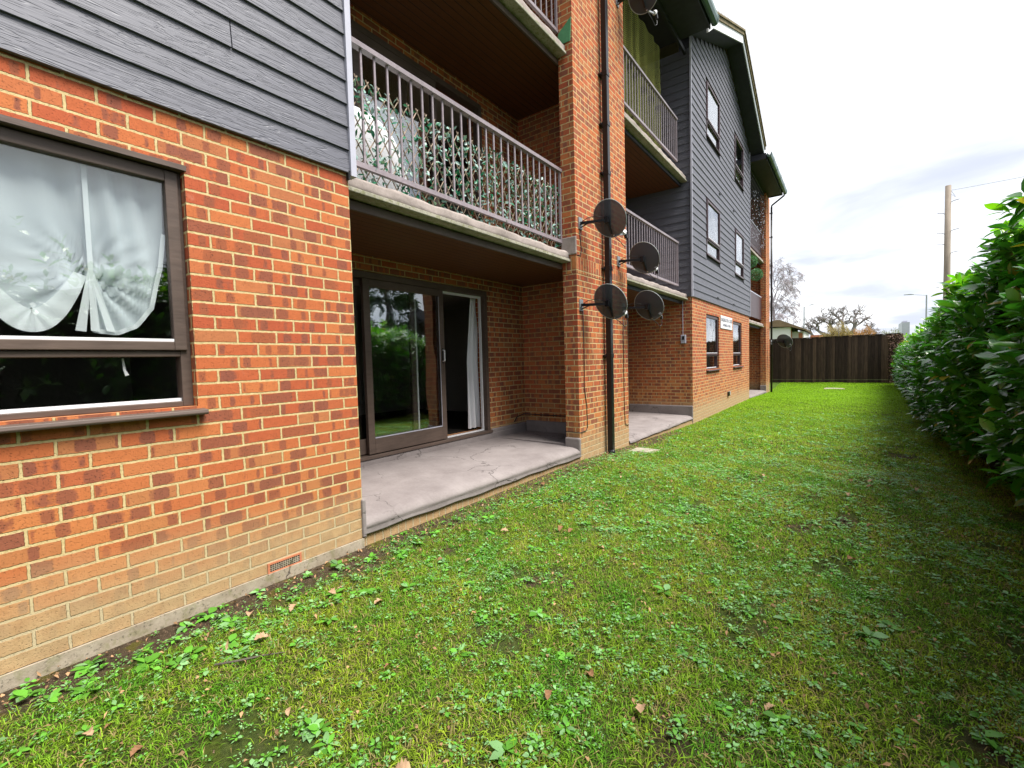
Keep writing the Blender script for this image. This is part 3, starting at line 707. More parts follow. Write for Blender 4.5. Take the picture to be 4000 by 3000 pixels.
# small fixtures ------------------------------------------
mb = thing('meter_box', (-.2, 10.7, 1.65), 'small grey meter box with a thin conduit above, on the shaded brick return wall', 'meter box')
MB().box(-.24, -.13, 10.69, 10.746, 1.64, 1.83).build('case', M['trim'], mb, bevel=.008); MB().box(-.21, -.16, 10.685, 10.6895, 1.72, 1.80).build('screen', M['black'], mb)
MB().tube([(-.2, 10.735, 1.83), (-.2, 10.735, 2.6), (-.12, 10.73, 2.66)], .008, 6).build('conduit', M['trim'], mb)
vt = thing('wall_vent', (0, 14.4, .2), 'small dark vent low on the far brick wall between the two windows', 'vent')
MB().box(.0, .05, 14.35, 14.5, .17, .29).build('cowl', M['black'], vt, bevel=.01); MB().box(.003, .053, 14.52, 14.55, .19, .30).build('flap', M['white'], vt)
sg = thing('sign', (0.01, 14.25, 2.26), 'white wall sign reading DARLINGTON COURT between the two ground floor windows', 'sign')
MB().box(.002, .02, 13.50, 14.98, 2.09, 2.44).build('board', M['white'], sg, bevel=.003)
def text(body, size, y, z, par, name, xs=1):
    c = bpy.data.curves.new(name, 'FONT'); c.body = body; c.size = size; c.extrude = .0015; c.align_x = 'CENTER'; c.align_y = 'CENTER'
    o = bpy.data.objects.new(name, c); C.objects.link(o)
    dg = bpy.context.evaluated_depsgraph_get(); me = bpy.data.meshes.new_from_object(o.evaluated_get(dg)); bpy.data.objects.remove(o)
    o = bpy.data.objects.new(name, me); C.objects.link(o); me.materials.append(simple(name+'_ink', (.18,.18,.22), .6)); off = wloc(par)
    o.matrix_world = Matrix.Translation((.0225-off.x, y-off.y, z-off.z)) @ Matrix(((0, 0, 1, 0), (1*xs, 0, 0, 0), (0, 1, 0, 0), (0, 0, 0, 1)))
    o.parent = par; return o
text('DARLINGTON COURT', .145, 14.24, 2.325, sg, 'lettering'); text('ENTRANCE AT REAR', .105, 14.24, 2.185, sg, 'lettering', 1)

# satellite dishes ----------------------------------------
def dish():
    r = thing('satellite_dish', (0, 0, 0), 'x', 'satellite dish', 'satellite dishes on the brick piers')
    n = Vector((.18, .84, .42)).normalized(); cx = Vector((.36, .13, .02))
    s = n.cross(Vector((0, 0, 1))).normalized(); u = s.cross(n)
    rings, seg, rad = 6, 40, .24; V = [cx - n*.035]; F = []
    for i in range(1, rings+1):
        q = i/rings
        for k in range(seg):
            a = 2*math.pi*k/seg; rx, ry = rad*q*1.02, rad*q*1.0
            V.append(cx + s*math.cos(a)*rx + u*math.sin(a)*ry + n*(.035*(q*q-1)))
    for k in range(seg): F.append((0, 1+k, 1+(k+1) % seg))
    for i in range(rings-1):
        for k in range(seg):
            a = 1+i*seg; F.append((a+k, a+seg+k, a+seg+(k+1) % seg, a+(k+1) % seg))
    MB().add(V, F).build('reflector', M['dish'], r, smooth=True)
    rim = [cx + s*math.cos(2*math.pi*k/seg)*rad*1.02 + u*math.sin(2*math.pi*k/seg)*rad for k in range(seg+1)]
    MB().tube(rim, .0055, 6, False).build('rim', M['greysteel'], r, smooth=True)  # paler grey than the reflector, painting in the bright rim highlight
    bk = cx - n*.065
    MB().box(.0, .012, -.05, .05, -.075, .075).build('wall_plate', M['zinc'], r)
    m = MB().bar((.01, 0, .0), (bk.x-.02, bk.y-.02, bk.z-.005), .035, .035); m.bar((.01, 0, -.055), (.14, .01, -.01), .02, .012); m.build('arm', M['blackiron'], r, bevel=.003)
    b2 = MB().bar(bk+u*.03, bk-u*.19-n*(-.02), .028, .022); b2.box(bk.x-.03, bk.x+.03, bk.y-.03, bk.y+.03, bk.z-.04, bk.z+.04); b2.build('back_bracket', M['blackiron'], r, bevel=.004)
    f0 = cx - u*.215 - n*.01; f1 = cx - u*.275 + n*.24; MB().bar(f0, f1, .02, .02).build('feed_arm', M['zinc'], r)
    h = MB().tube([f1+u*.0, f1+u*.035, f1+u*.04], [.02, .026, .012], 12); h.tube([f1+u*.03+n*.012, f1+u*.02-n*.045], [.028, .03], 14)
    h.build('receiver', M['white'], r, smooth=False); MB().bar(f1+n*.0-u*.06, f1+n*.01+u*.0, .035, .04).build('receiver_body', M['black'], r, bevel=.005)
    MB().tube([f1-u*.05, f1-u*.13-n*.02, f1-u*.15-n*.09, f1-u*.06-n*.15, f0-u*.01], .0045, 6).tube([(.3, .04, .03), (.2, .03, .06), (.1, .01, .05), (.03, -.03, .0), (.012, -.03, -.06), (.012, -.03, -.12)], .0045, 6).build('cable', M['black'], r, smooth=True)
    return r
D0 = dish()
dl = [((0, 5.476, 3.115), 1, 0, 'uppermost black dish of the four mid height dishes, in front of the downpipe'),
      ((0, 6.70, 2.815), 1, 0, 'black dish at the right edge of the pier, in front of the first floor railing'),
      ((0, 5.455, 2.05), 1, 0, 'black dish below first floor level, overlapping the downpipe'),
      ((0, 6.87, 2.12), 1, 0, 'lowest black dish right of the pier, against the dark ground floor recess'),
      ((0.0, 6.80, 6.70), 1, 0, 'dish high on the pier cut by the photo top edge, with a pale receiver'),
      ((0.14, 22.3, 1.86), 1.3, 0, 'far wide black dish on the downpipe in front of the wooden fence')]
ALLD = []
for i, (loc, s, rz, lab) in enumerate(dl):
    o = D0 if i == 0 else copy_tree(D0); o.location = loc; o.scale = (s, s, s); o['label'] = lab; ALLD.append(o)
ALLD[5].rotation_euler.z = R(-12)
for lab, pts in (('thin black cable running down the left side of the brick pier from a dish', [(.008, 5.50, 2.0), (.008, 5.51, 1.4), (.008, 5.50, .95), (.008, 5.56, .7), (.008, 5.57, .42), (.008, 5.53, .375), (.008, 5.40, .37), (.0, 5.352, .37), (-.21, 5.35, .375)]),
                 ('brown cable hanging down the right side of the brick pier', [(.008, 6.84, 2.05), (.008, 6.83, 1.5), (.008, 6.83, 1.0), (.008, 6.84, .5), (.008, 6.86, .3), (.008, 6.95, .27), (.005, 7.01, .27)]),
                 ('thin black cable looping from the upper dish down the pier beside the first floor slab', [(.008, 5.45, 3.0), (.008, 5.47, 2.9), (.008, 5.49, 2.78), (.008, 5.47, 2.70), (.0, 5.37, 2.69)])):
    MB().tube(pts, .005, 6).build('cable', M['black'], None, smooth=True, label=lab, cat='cable')
MB().tube([(-.21, 6.14, .44), (-.6, 6.14, .47), (-1.1, 6.14, .47), (XB+.01, 6.1, .48), (XB+.01, 5.9, .45), (XB+.01, 5.83, .38)], .008, 6).build('cable', M['black'], None, smooth=True, label='black cable along the foot of the recess wall above the render skirting', cat='cable')

# trellis screen ------------------------------------------
ts = thing('trellis_screen', (-.26, 2.1, 2.76), 'willow trellis screen with artificial green leaves behind the first floor balcony rail', 'trellis')
m = MB(); ya, yb, za, zb = 2.06, 5.33, 2.70, 3.60; sl = 1.0; st = .105; hgt = zb-za
k = -9
while ya+k*st < yb:
    for s_ in (1, -1):
        y0 = ya+k*st; y1 = y0+hgt*sl*.62; a = (y0, za) if s_ == 1 else (y0, zb); b = (y1, zb) if s_ == 1 else (y1, za)
        # clip to the frame
        def lerp(t_): return (a[0]+(b[0]-a[0])*t_, a[1]+(b[1]-a[1])*t_)
        t0 = max(0, (ya-a[0])/(b[0]-a[0])); t1 = min(1, (yb-a[0])/(b[0]-a[0]))
        if t1 > t0+.02:
            p0, p1 = lerp(t0), lerp(t1); x = -.262 if s_ == 1 else -.254
            m.tube([(x, p0[0], p0[1]), (x, p1[0], p1[1])], .0052, 5)
    k += 1
m.build('lattice', M['lattice'], ts)
def leaf_arrays(P, A, U, L, W, tint, stations=5, fold=.25, curl=.15):
    """P base points, A unit axes, U 'up' normals, L lengths, W widths -> vertices, quads, tints"""
    n = len(P); S = np.cross(A, U); S /= np.linalg.norm(S, axis=1)[:, None]+1e-9; N_ = np.cross(S, A)
    ts_ = np.linspace(0, 1, stations); wd = np.interp(ts_, [0, .12, .35, .6, .85, 1], [.06, .5, .95, 1, .55, .02])
    V = np.empty((n, stations, 3, 3))
    for j, t_ in enumerate(ts_):
        c = P + A*(L*t_)[:, None] - N_*(curl*L*t_*t_)[:, None]
        w = S*(W*.5*wd[j])[:, None]; up_ = N_*(W*.5*wd[j]*fold)[:, None]
        V[:, j, 0] = c-w+up_; V[:, j, 1] = c; V[:, j, 2] = c+w+up_
    V = V.reshape(-1, 3); k = stations*3; base = (np.arange(n)*k)[:, None]
    q = []
    for j in range(stations-1):
        for c in (0, 1): a = j*3+c; q.append([a, a+1, a+4, a+3])
    F = (base[:, :, None]+np.array(q)[None]).reshape(-1, 4)
    T = np.repeat(tint, k, axis=0); return V, F, T
def unit(v): return v/(np.linalg.norm(v, axis=-1, keepdims=True)+1e-9)
n = 1500; P = np.stack([rng.uniform(-.25, -.225, n), rng.uniform(ya, yb, n), rng.uniform(za, zb-.02, n)], 1)
A = unit(np.stack([rng.uniform(.0, .8, n), rng.normal(0, .7, n), rng.normal(-.1, .7, n)], 1)); U = unit(np.stack([rng.uniform(.2, 1, n), rng.normal(0, .5, n), rng.uniform(.1, 1, n)], 1))
g_ = rng.random(n)[:, None]; pale = rng.random(n)[:, None] < .55
T = np.where(pale, np.array([[.22, .36, .33]]), np.array([[.012, .15, .075]]))*(.6+.7*g_)
V, F, T = leaf_arrays(P, A, U, rng.uniform(.038, .065, n), rng.uniform(.018, .034, n), T, 4)
npmesh('foliage', V, F, M['plasticleaf'], ts, T, True, kind='stuff')
# white rounded cover behind the trellis
wcov = MB(); V = []; F = []
for i in range(13):
    a = math.pi*.5*i/12
    for k in range(28):
        b = 2*math.pi*k/28; r_ = math.cos(a)**.55; V.append((-.78+.32*r_*math.cos(b), 2.58+.62*r_*math.sin(b), 2.76+(.86)*math.sin(a)**.8))
for i in range(12):
    for k in range(28): F.append((i*28+k, i*28+(k+1) % 28, (i+1)*28+(k+1) % 28, (i+1)*28+k))
wcov.add(V, F).build('furniture_cover', M['cloth'], None, smooth=True, label='white rounded cover behind the left end of the leafy balcony trellis', cat='cover')
# pale cloth behind
# olive net in top balcony of the second bay
on = thing('net_screen', (-.26, 8.2, 5.5), 'olive green net hanging from the eaves behind the top balcony railing', 'net')
curtain(-.27, 7.0, 8.35, 5.45, 7.95, 90, .035, 4.3, M['olive'], 'panel', on); curtain(-.30, 8.3, 9.6, 5.45, 7.6, 80, .03, 3.2, M['olive'], 'panel', on)
# bay three: topiary balls and pigeon netting
for i, (y, z, r_) in enumerate(((18.75, 4.72, .21), (20.0, 4.42, .22))):
    n = 900; d = unit(rng.normal(0, 1, (n, 3))); P = np.array([-.08, y, z]) + d*r_*rng.uniform(.8, 1, n)[:, None]
    V, F, T = leaf_arrays(P, unit(d+rng.normal(0, .6, (n, 3))), unit(rng.normal(0, 1, (n, 3))), np.full(n, .05), np.full(n, .03), np.array([[.10, .22, .12]])*(.6+.8*rng.random((n, 1))), 3)
    tb = thing('topiary_ball', (-.08, y, z), ('nearer' if i == 0 else 'farther') + ' hanging pale green leaf ball on the far first floor balcony', 'topiary ball', 'hanging topiary balls')
    npmesh('foliage', V, F, M['leaf'], tb, T, kind='stuff'); MB().tube([(-.08, y, z+.15), (-.08, y, 5.06)], .006, 5).build('hanging_wire', M['black'], tb)
nn = thing('bird_netting', (-.1, 20, 5.4), 'dark netting with pale flecks over the far top balcony', 'netting')
m = MB()
for y in np.arange(18, 21.9, .18): m.tube([(-.05, y, 5.4), (-.05, y, 7.98)], .004, 4, False)
for z in np.arange(5.4, 8, .18): m.tube([(-.05, 17.98, z), (-.05, 21.88, z)], .004, 4, False)
m.build('mesh', M['black'], nn)
m = MB()
for k in range(150):
    y = 17.98+3.9*rng.random()**.6; z = rng.uniform(5.5, 7.6); s_ = rng.uniform(.015, .035); m.box(-.045, -.038, y-s_, y+s_, z-s_*.6, z+s_*.6)
m.build('flecks', M['trim'], nn, kind='stuff')

# ------------------------------------------------------------------ fence and things beyond
fz = -.12; FY = 27.0
fe = thing('wooden_fence', (2, FY, fz), 'tall dark brown closeboard fence closing the far end of the lawn', 'fence')
m = MB(); x = -6.0; k = 0
while x < 4.62:
    w_ = .140+.004*math.sin(k*3.1); top = 2.08+.012*math.sin(k*1.9)-.0+.02*(x-2)/4+.04
    t0 = FY-.022*((k % 2)); m.prism([(x, FY-.020), (x+w_, FY-.008), (x+w_, FY+.0), (x, FY+.004)], 'z', fz+.17, top-.02+(.008 if k % 5 == 0 else 0)); x += .122; k += 1
m.build('boards', M['fence'], fe)
MB().box(-6, 4.65, FY-.02, FY+.03, fz-.1, fz+.165).build('gravel_board', M['fence'], fe)
MB().prism([(-6, 2.06), (4.66, 2.115), (4.66, 2.15), (-6, 2.095)], 'y', FY-.035, FY+.035).build('capping', M['fence'], fe)
for x in (-4, -1.1, 1.8, 4.6): MB().box(x-.05, x+.05, FY+.031, FY+.13, fz-.2, 2.05).build('post', M['fence'], fe)
# dead ivy on fence end
n = 900; P = np.stack([rng.uniform(4.25, 4.85, n), rng.uniform(FY-.35, FY-.02, n), rng.uniform(-.15, 2.1, n)], 1)
V, F, T = leaf_arrays(P, unit(rng.normal(0, 1, (n, 3))), unit(rng.normal(0, 1, (n, 3))), rng.uniform(.06, .12, n), rng.uniform(.02, .05, n), np.array([[.17, .11, .09]])*(.5+rng.random((n, 1))), 3)
npmesh('dead_climber', V, F, M['dead'], None, T, label='dead brown climber on the right end of the fence next to the hedge', cat='climber')

def branch_tree(root_pts, mat, name, parent, depth, length, rad, spread, ratio=.72, up=.15, nch=3, minr=.006, seed=1, droop=0, seg=5):
    rs = random.Random(seed); m = MB()
    def rec(p, d, l, r, lev):
        n_ = 4; pts = [p]; q = p.copy(); dd = d.copy()
        for i in range(n_):
            dd = (dd + Vector((rs.gauss(0, .16), rs.gauss(0, .16), rs.gauss(0, .12)+up*.25-droop*(.25 if lev < depth-1 else 0)))).normalized(); q = q + dd*l/n_; pts.append(q.copy())
        m.tube(pts, [max(minr, r*(1-.45*i/n_)) for i in range(n_+1)], seg if r > .03 else 3, False)
        if lev == 0: return
        for c in range(nch + (1 if rs.random() < .4 else 0)):
            s_ = rs.choice([2, 3, 4, 4]); b = pts[s_]; a = Vector((rs.gauss(0, 1), rs.gauss(0, 1), rs.gauss(0, .7))).normalized()
            nd = (dd + a*spread).normalized(); rec(b, nd, l*ratio*rs.uniform(.75, 1.15), r*.58, lev-1)
    for p, d, l, r in root_pts: rec(Vector(p), Vector(d).normalized(), l, r, depth)
    return m.build(name, mat, parent)
oak = thing('bare_oak', (1.6, 60, -.1), 'wide bare oak tree with twisted branches beyond the fence', 'tree', None)
branch_tree([((.7, 60, 3.2), (-.45, 0, .7), 1.25, .2), ((1.3, 60, 3.4), (-.1, 0, 1), 1.25, .2), ((2.2, 60, 3.4), (.15, 0, 1), 1.2, .2), ((2.9, 60, 3.3), (.35, 0, .9), 1.35, .22), ((-.1, 60, 3.0), (-.8, .1, .4), 1.0, .13), ((3.4, 60, 3.2), (.8, 0, .4), .9, .12)], M['oakbark'], 'crown', oak, 5, 1, 1, .95, .70, .02, 3, .013, 5)
MB().tube([(1.6, 60, -.2), (1.55, 60, 1.6), (1.2, 60, 3.0), (.7, 60, 3.3)], [.5, .42, .3, .2], 10).tube([(1.6, 60, 1.2), (2.2, 60, 2.6), (2.9, 60, 3.4), (3.4, 60, 3.3)], [.4, .32, .24, .14], 8).tube([(.8, 60, 3.2), (.2, 60, 3.1), (-.2, 60, 3.0)], [.2, .16, .12], 6).tube([(1.5, 60, 2.2), (2.2, 60, 3.5)], [.3, .2], 6).tube([(1.3, 60, 2.5), (1.3, 60, 3.5)], [.3, .2], 6).build('trunk', M['bark'], oak)
bi = thing('bare_birch', (-2.4, 45, -.1), 'pale slender birch with hanging bare twigs beside the end of the flats', 'tree')
MB().tube([(-2.3, 45, -.1), (-2.38, 45, 4), (-2.7, 45, 8.2)], [.16, .11, .04], 8).build('trunk', M['birchbark'], bi)
branch_tree([((-2.4, 45, z), (rng.normal(.4, .4), rng.normal(0, .4), .8), 1.15, .035) for z in np.linspace(3.4, 7.4, 15)], M['birchbark'], 'crown', bi, 4, 1, 1, .6, .72, .0, 3, .012, 9, droop=.7)
def bush(name, c, r, n, col, lab, seed):
    b = thing(name, (c[0], c[1], -.1), lab, 'shrub'); rg = np.random.default_rng(seed)
    m = MB()
    for k in range(14):
        a = Vector((rg.normal(0, 1), rg.normal(0, .5), abs(rg.normal(1.2, .5)))).normalized(); m.tube([(c[0], c[1], -.1), (c[0]+a.x*r[0]*.4, c[1], c[2]*.5), (c[0]+a.x*r[0]*.8, c[1]+a.y, c[2]+a.z*r[2]*.7)], .03, 4, False)
    m.build('stems', M['bark'], b)
    d = unit(rg.normal(0, 1, (n, 3))); P = np.array(c)+d*np.array(r)*rg.uniform(.3, 1, (n, 1))*(1+.15*np.sin(d[:, :1]*9+d[:, 2:]*7))
    V, F, T = leaf_arrays(P, unit(d+rg.normal(0, .5, (n, 3))+np.array([0, 0, .5])), unit(rg.normal(0, 1, (n, 3))), rg.uniform(.15, .32, n), rg.uniform(.015, .035, n), np.array([col])*(.55+.9*rg.random((n, 1))), 3)
    npmesh('twigs', V, F, M['dead'], b, T, kind='stuff')
bush('scrub_bush', (2.0, 48, 2.1), (1.3, 1.0, 1.65), 9000, (.36,.29,.13), 'straw coloured leafless scrub behind the fence under the oak', 3)
bush('scrub_bush', (3.75, 46, 1.9), (1.1, 1.0, 1.3), 8000, (.42,.25,.12), 'rusty orange leafless bush behind the right part of the fence', 4)
bush('scrub_bush', (5.3, 44, 1.7), (.9, 1.0, 1.15), 4000, (.20,.22,.09), 'sparse greenish twiggy bush beside the top of the hedge end', 5)
# house
hs = thing('white_house', (-3, 40, -.1), 'white rendered bungalow with a brown tiled roof beyond the fence', 'house')
MB().box(-9, -.75, 40, 46, -.2, 3.34).box(-.75, .02, 40.8, 46, -.2, 3.02).build('wall', M['whitewall'], hs)
MB().prism([(-4.5, 3.2), (-1.62, 3.93), (-1.4, 3.9), (.25, 3.12), (.22, 3.04), (-.76, 3.36), (-1.9, 3.42), (-4.5, 3.1)], 'y', 39.7, 46.3).build('roof', M['housetile'], hs)
MB().box(-.748, -.72, 40.15, 40.75, 2.2, 3.1).box(-.3, -.05, 40.77, 40.798, 2.2, 2.9).build('window', M['terracotta'], hs)
MB().box(-.3, .67, 53, 54, -.1, 3.1).build('brick_outbuilding', M['terracotta'], None, label='low orange brick outbuilding just above the fence top left of the bare oak', cat='outbuilding')
MB().box(7.95, 8.7, 75, 80, -.1, 4.9).box(8.1, 8.5, 75.5, 78, 4.9, 5.1).build('distant_building', M['trim'], None, label='pale grey distant building just above the far end of the hedge', cat='building')
# telegraph pole
tp = thing('telegraph_pole', (6.4, 29, -.1), 'tall brown wooden telegraph pole with step irons behind the hedge', 'telegraph pole')
MB().tube([(6.40, 29, -.1), (6.395, 29, 4), (6.38, 29, 8.78)], [.14, .125, .105], 16).build('pole', M['wood'], tp, smooth=True)
for k, (s_, z) in enumerate(((1, 8.05), (-1, 7.55), (1, 6.75), (-1, 6.65), (-1, 6.17), (1, 5.75), (-1, 4.45), (-1, 4.2))):
    MB().tube([(6.38+s_*.1, 28.93, z-.04), (6.38+s_*.18, 28.9, z), (6.38+s_*.36, 28.85, z+.02)], .012, 6).build('step_iron', M['black'], tp)
MB().tube([(6.45, 29, 8.6), (6.62, 28.9, 8.2), (6.50, 29, 8.35)], .008, 5).build('bracket', M['greysteel'], tp)
MB().tube([(6.4+k*.9, 29, 8.55-.015*k*(10-k)*.3+.045*k) for k in range(11)], .010, 5).build('overhead_wire', M['greysteel'], None, label='thin overhead wire running right from the telegraph pole', cat='wire')
def lamp(x, y, h, dx, lab):
    l = thing('street_lamp', (x, y, -.1), lab, 'street lamp', 'street lamps'); 
    MB().tube([(x, y, -.1), (x, y, 1.2), (x, y, h)], [.09, .06, .045], 8).build('column', M['greysteel'], l); MB().tube([(x, y, h-.03), (x+dx*.6, y, h+.1)], .018, 6).build('bracket_arm', M['greysteel'], l)
    MB().prism([(x+dx*.6, h+.09), (x+dx, h+.12), (x+dx, h+.16), (x+dx*.7, h+.17), (x+dx*.55, h+.12)], 'y', y-.1, y+.1).build('lantern', M['greysteel'], l, bevel=.02)
lamp(-.60, 50, 5.62, .75, 'grey street lamp between the white house and the oak'); lamp(7.37, 46, 5.45, -1.3, 'street lamp whose long arm shows just above the hedge')
MB().tube([(2.35, 30, -.1), (2.35, 30, 2.97)], .02, 6).build('garden_post', M['wood'], None, label='thin pale post sticking up behind the middle of the fence', cat='post')

# manholes ------------------------------------------------
def manhole(name, x, y, w_, d_, lab):
    z = float(gz(x, y)); r = thing(name, (x, y, z), lab, 'drain cover'); MB().box(x-w_/2, x+w_/2, y-d_/2, y+d_/2, z-.03, z+.018).build('frame', M['footing'], r, bevel=.006)
    MB().box(x-w_*.4, x+w_*.4, y-d_*.4, y+d_*.4, z+.012, z+.026).build('cover', M['lip'], r, bevel=.004)
manhole('drain_cover', 2.3, 24.6, .75, .7, 'pale drain cover in the grass before the fence'); manhole('drain_cover', .42, 6.55, .36, .36, 'worn round edged stone drain cover in the grass beside the downpipe foot')
m = MB().tube([(.08, 6.16, -.16), (.08, 6.16, -.055)], [.15, .15], 18); m.build('gully_surround', M['terracotta'], None, label='terracotta gully surround under the black downpipe', cat='gully')

# ------------------------------------------------------------------ hedge
YH = [-4, 4, 8, 11, 19.7, 26.3]; XH = [3.86, 3.86, 3.88, 4.0, 4.38, 4.62]
TH = [2.62, 2.60, 2.32, 2.15, 2.02, 2.02]
def hx(y): return np.interp(y, YH, XH)
def ht(y): return np.interp(y, YH, TH)
he = thing('laurel_hedge', (4.5, 12, -.1), 'tall glossy dark green laurel hedge along the right side of the lawn', 'hedge')
# inner core: solid shell, near-black colour painting the shade between the leaves
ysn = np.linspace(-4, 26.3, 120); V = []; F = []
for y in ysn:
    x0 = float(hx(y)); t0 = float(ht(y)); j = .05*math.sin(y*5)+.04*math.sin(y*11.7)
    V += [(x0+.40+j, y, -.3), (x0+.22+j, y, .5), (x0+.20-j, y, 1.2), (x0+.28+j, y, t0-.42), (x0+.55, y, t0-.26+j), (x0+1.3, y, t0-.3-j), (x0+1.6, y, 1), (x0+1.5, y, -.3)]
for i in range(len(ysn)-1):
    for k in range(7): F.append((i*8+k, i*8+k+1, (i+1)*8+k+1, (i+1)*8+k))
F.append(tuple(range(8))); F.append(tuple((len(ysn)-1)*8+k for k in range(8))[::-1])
MB().add(V, F).build('shade_core', M['core'], he)
def hedge_shoots(n, y0, y1, nl, L, W, st, seed, layer=0):
    rg = np.random.default_rng(seed); y = rg.uniform(y0, y1, n); q = rg.random(n)       # q: along profile: 0..0.72 face, rest top
    t0 = ht(y); x0 = hx(y); clump = .11*np.sin(y*2.3+q*9)+.07*np.sin(y*5.1-q*17+2)+.05*np.sin(y*9.7+q*31)
    fz_ = np.clip(q/.66, 0, 1); zf = np.where(y < 9, .30, .14)+(t0-np.where(y < 9, .40, .24))*fz_**.95
    bul = .07-.38*np.sin(np.clip(fz_, 0, 1)*math.pi*.95)**.8*.55 + .16*fz_**4
    face = q < .66
    X_ = np.where(face, x0+bul+clump*.8, x0+.14+(q-.66)/.34*1.2)
    Zc = np.where(face, zf, t0-.06+clump*.9+rg.exponential(.05, n)*1.0)
    out = np.where(face[:, None], np.stack([-np.ones(n), rg.normal(0, .35, n), .25+.5*fz_+rg.normal(0, .25, n)], 1), np.stack([rg.normal(-.15, .4, n), rg.normal(0, .4, n), np.ones(n)], 1))
    ax = unit(out+rg.normal(0, .22, (n, 3)))
    depth = layer*.16+rg.uniform(0, .14, n)+.22*np.clip(np.sin(y*7.3+q*23)*np.sin(y*3.9-q*37+1)-.35, 0, 1); Pc = np.stack([X_, y, Zc+gz(3.9, y)], 1) - ax*depth[:, None]
    # leaves on each shoot
    m_ = n*nl; Pi = np.repeat(Pc, nl, 0); Ai = np.repeat(ax, nl, 0); k = np.tile(np.arange(nl), n); ph = k*2.4+np.repeat(rg.uniform(0, 6.28, n), nl)
    ref = unit(np.cross(Ai, np.array([0, .3, 1.0]))); ref2 = np.cross(Ai, ref)
    side = ref*np.cos(ph)[:, None]+ref2*np.sin(ph)[:, None]
    tt = k/nl; P = Pi + Ai*((tt-.5)*L*1.1)[:, None]
    d = unit(side*(1.0-.45*tt)[:, None] + Ai*(.35+.9*tt)[:, None] + rg.normal(0, .15, (m_, 3)) + np.array([-.12, 0, -.12]))
    up_ = unit(Ai*.6+np.array([-.15, 0, 1.3])+rg.normal(0, .3, (m_, 3)))
    old = rg.random((m_, 1)) < .012
    yng = np.repeat(((~face) | (fz_ > .9)) & (rg.random(n) < .5), nl)
    base = np.where(yng[:, None], np.array([[.15, .42, .012]]), np.array([[.045, .19, .018]]))*(.65+.75*rg.random((m_, 1)))
    base[:, 0] *= rg.uniform(.8, 1.5, m_); base = np.where(old, np.array([[.40, .33, .04]]), base)
    sz = rg.uniform(.55, 1.2, m_)
    return leaf_arrays(P, d, up_, L*sz, W*sz, base, st, .22, .16)
parts = []
# y0, y1, shoots, leaves each
for (y0, y1, n, nl, L, W, st, ly) in ((-4, 1.5, 350, 6, .14, .055, 3, 0), (1.5, 5, 560, 7, .145, .072, 5, 0), (5, 8, 560, 7, .14, .068, 5, 0), (1.5, 8, 650, 6, .125, .055, 4, 1), (8, 13, 1050, 7, .135, .058, 4, 0), (8, 13, 600, 5, .12, .05, 3, 1), (13, 19, 1200, 7, .14, .06, 4, 0), (19, 26.4, 1300, 7, .145, .062, 3, 0)):
    parts.append((hedge_shoots(n, y0, y1, nl, L, W, st, int(y0*7+n), ly)))
off = 0; VV = []; FF = []; TT = []
for V, F, T in parts: VV.append(V); FF.append(F+off); TT.append(T); off += len(V)
npmesh('foliage', np.concatenate(VV), np.concatenate(FF), M['laurel'], he, np.concatenate(TT), True, kind='stuff')

# evergreen trees beyond the hedge (outside the frame, mirrored in the panes)
def evergreen(x, y, h, r, seed, lab):
    rg = np.random.default_rng(seed); e = thing('conifer', (x, y, 0), lab, 'tree', 'conifers beyond the hedge')
    MB().tube([(x, y, -.1), (x, y, h*.5), (x, y, h*.95)], [.22, .15, .03], 8).build('trunk', M['bark'], e)
    n = 3200; z = h*(.12+.88*rg.random(n)**.8); rr = r*(1-(z/h)**1.5)*(.35+.65*rg.random(n)**.5); a = rg.uniform(0, 6.28, n); lay = .3*np.sin(z*5)
    P = np.stack([x+rr*np.cos(a), y+rr*np.sin(a), z+lay], 1); A = unit(np.stack([np.cos(a), np.sin(a), rg.normal(-.3, .4, n)], 1)+rg.normal(0, .4, (n, 3)))
    V, F, T = leaf_arrays(P, A, unit(rg.normal(0, 1, (n, 3))), rg.uniform(.3, .6, n), rg.uniform(.08, .2, n), np.array([[.03, .07, .025]])*(.5+rg.random((n, 1))), 3)
    npmesh('crown', V, F, M['leaf'], e, T, kind='stuff')
for i, (x, y, h) in enumerate(((13.5, 6.5, 8), (11.5, 10.5, 7.5), (13, 15, 8.5), (12, 20, 7.5), (14, 26, 8))): evergreen(x, y, h, 2.1, 40+i, 'dark evergreen tree behind the hedge, seen only mirrored in the panes')

# ------------------------------------------------------------------ lawn vegetation
def n2(x, y, s, seed=0):   # cheap smooth noise 0..1
    r_ = np.random.default_rng(seed); v = 0
    for k in range(5):
        a, b, c = r_.uniform(-1, 1, 3); f = s*(1+.6*k); v = v+np.sin(x*f*(a+1.3)+y*f*b*1.2+c*9)*np.cos(y*f*(1.1+c)-x*f*a+b*5)/(1+.3*k)
    return .5+v/5.2
def lawn_points(n, y0, y1, seed, xmax=None):
    rg = np.random.default_rng(seed); y = rg.uniform(y0, y1, n); x = .02+(hx(y)+.35-.02)*rg.random(n)
    return x, y, rg
def bare(x, y):
    p = n2(x, y, 2.6, 5)
    e = np.clip((x-.10-.28*n2(x, y, 3.2, 8))/.22, 0, 1)
    e = np.where((y > 2) & (y < 30), np.clip(e+.15, 0, 1), e)
    return np.clip((p-.20)/.12, 0.08, 1)*e
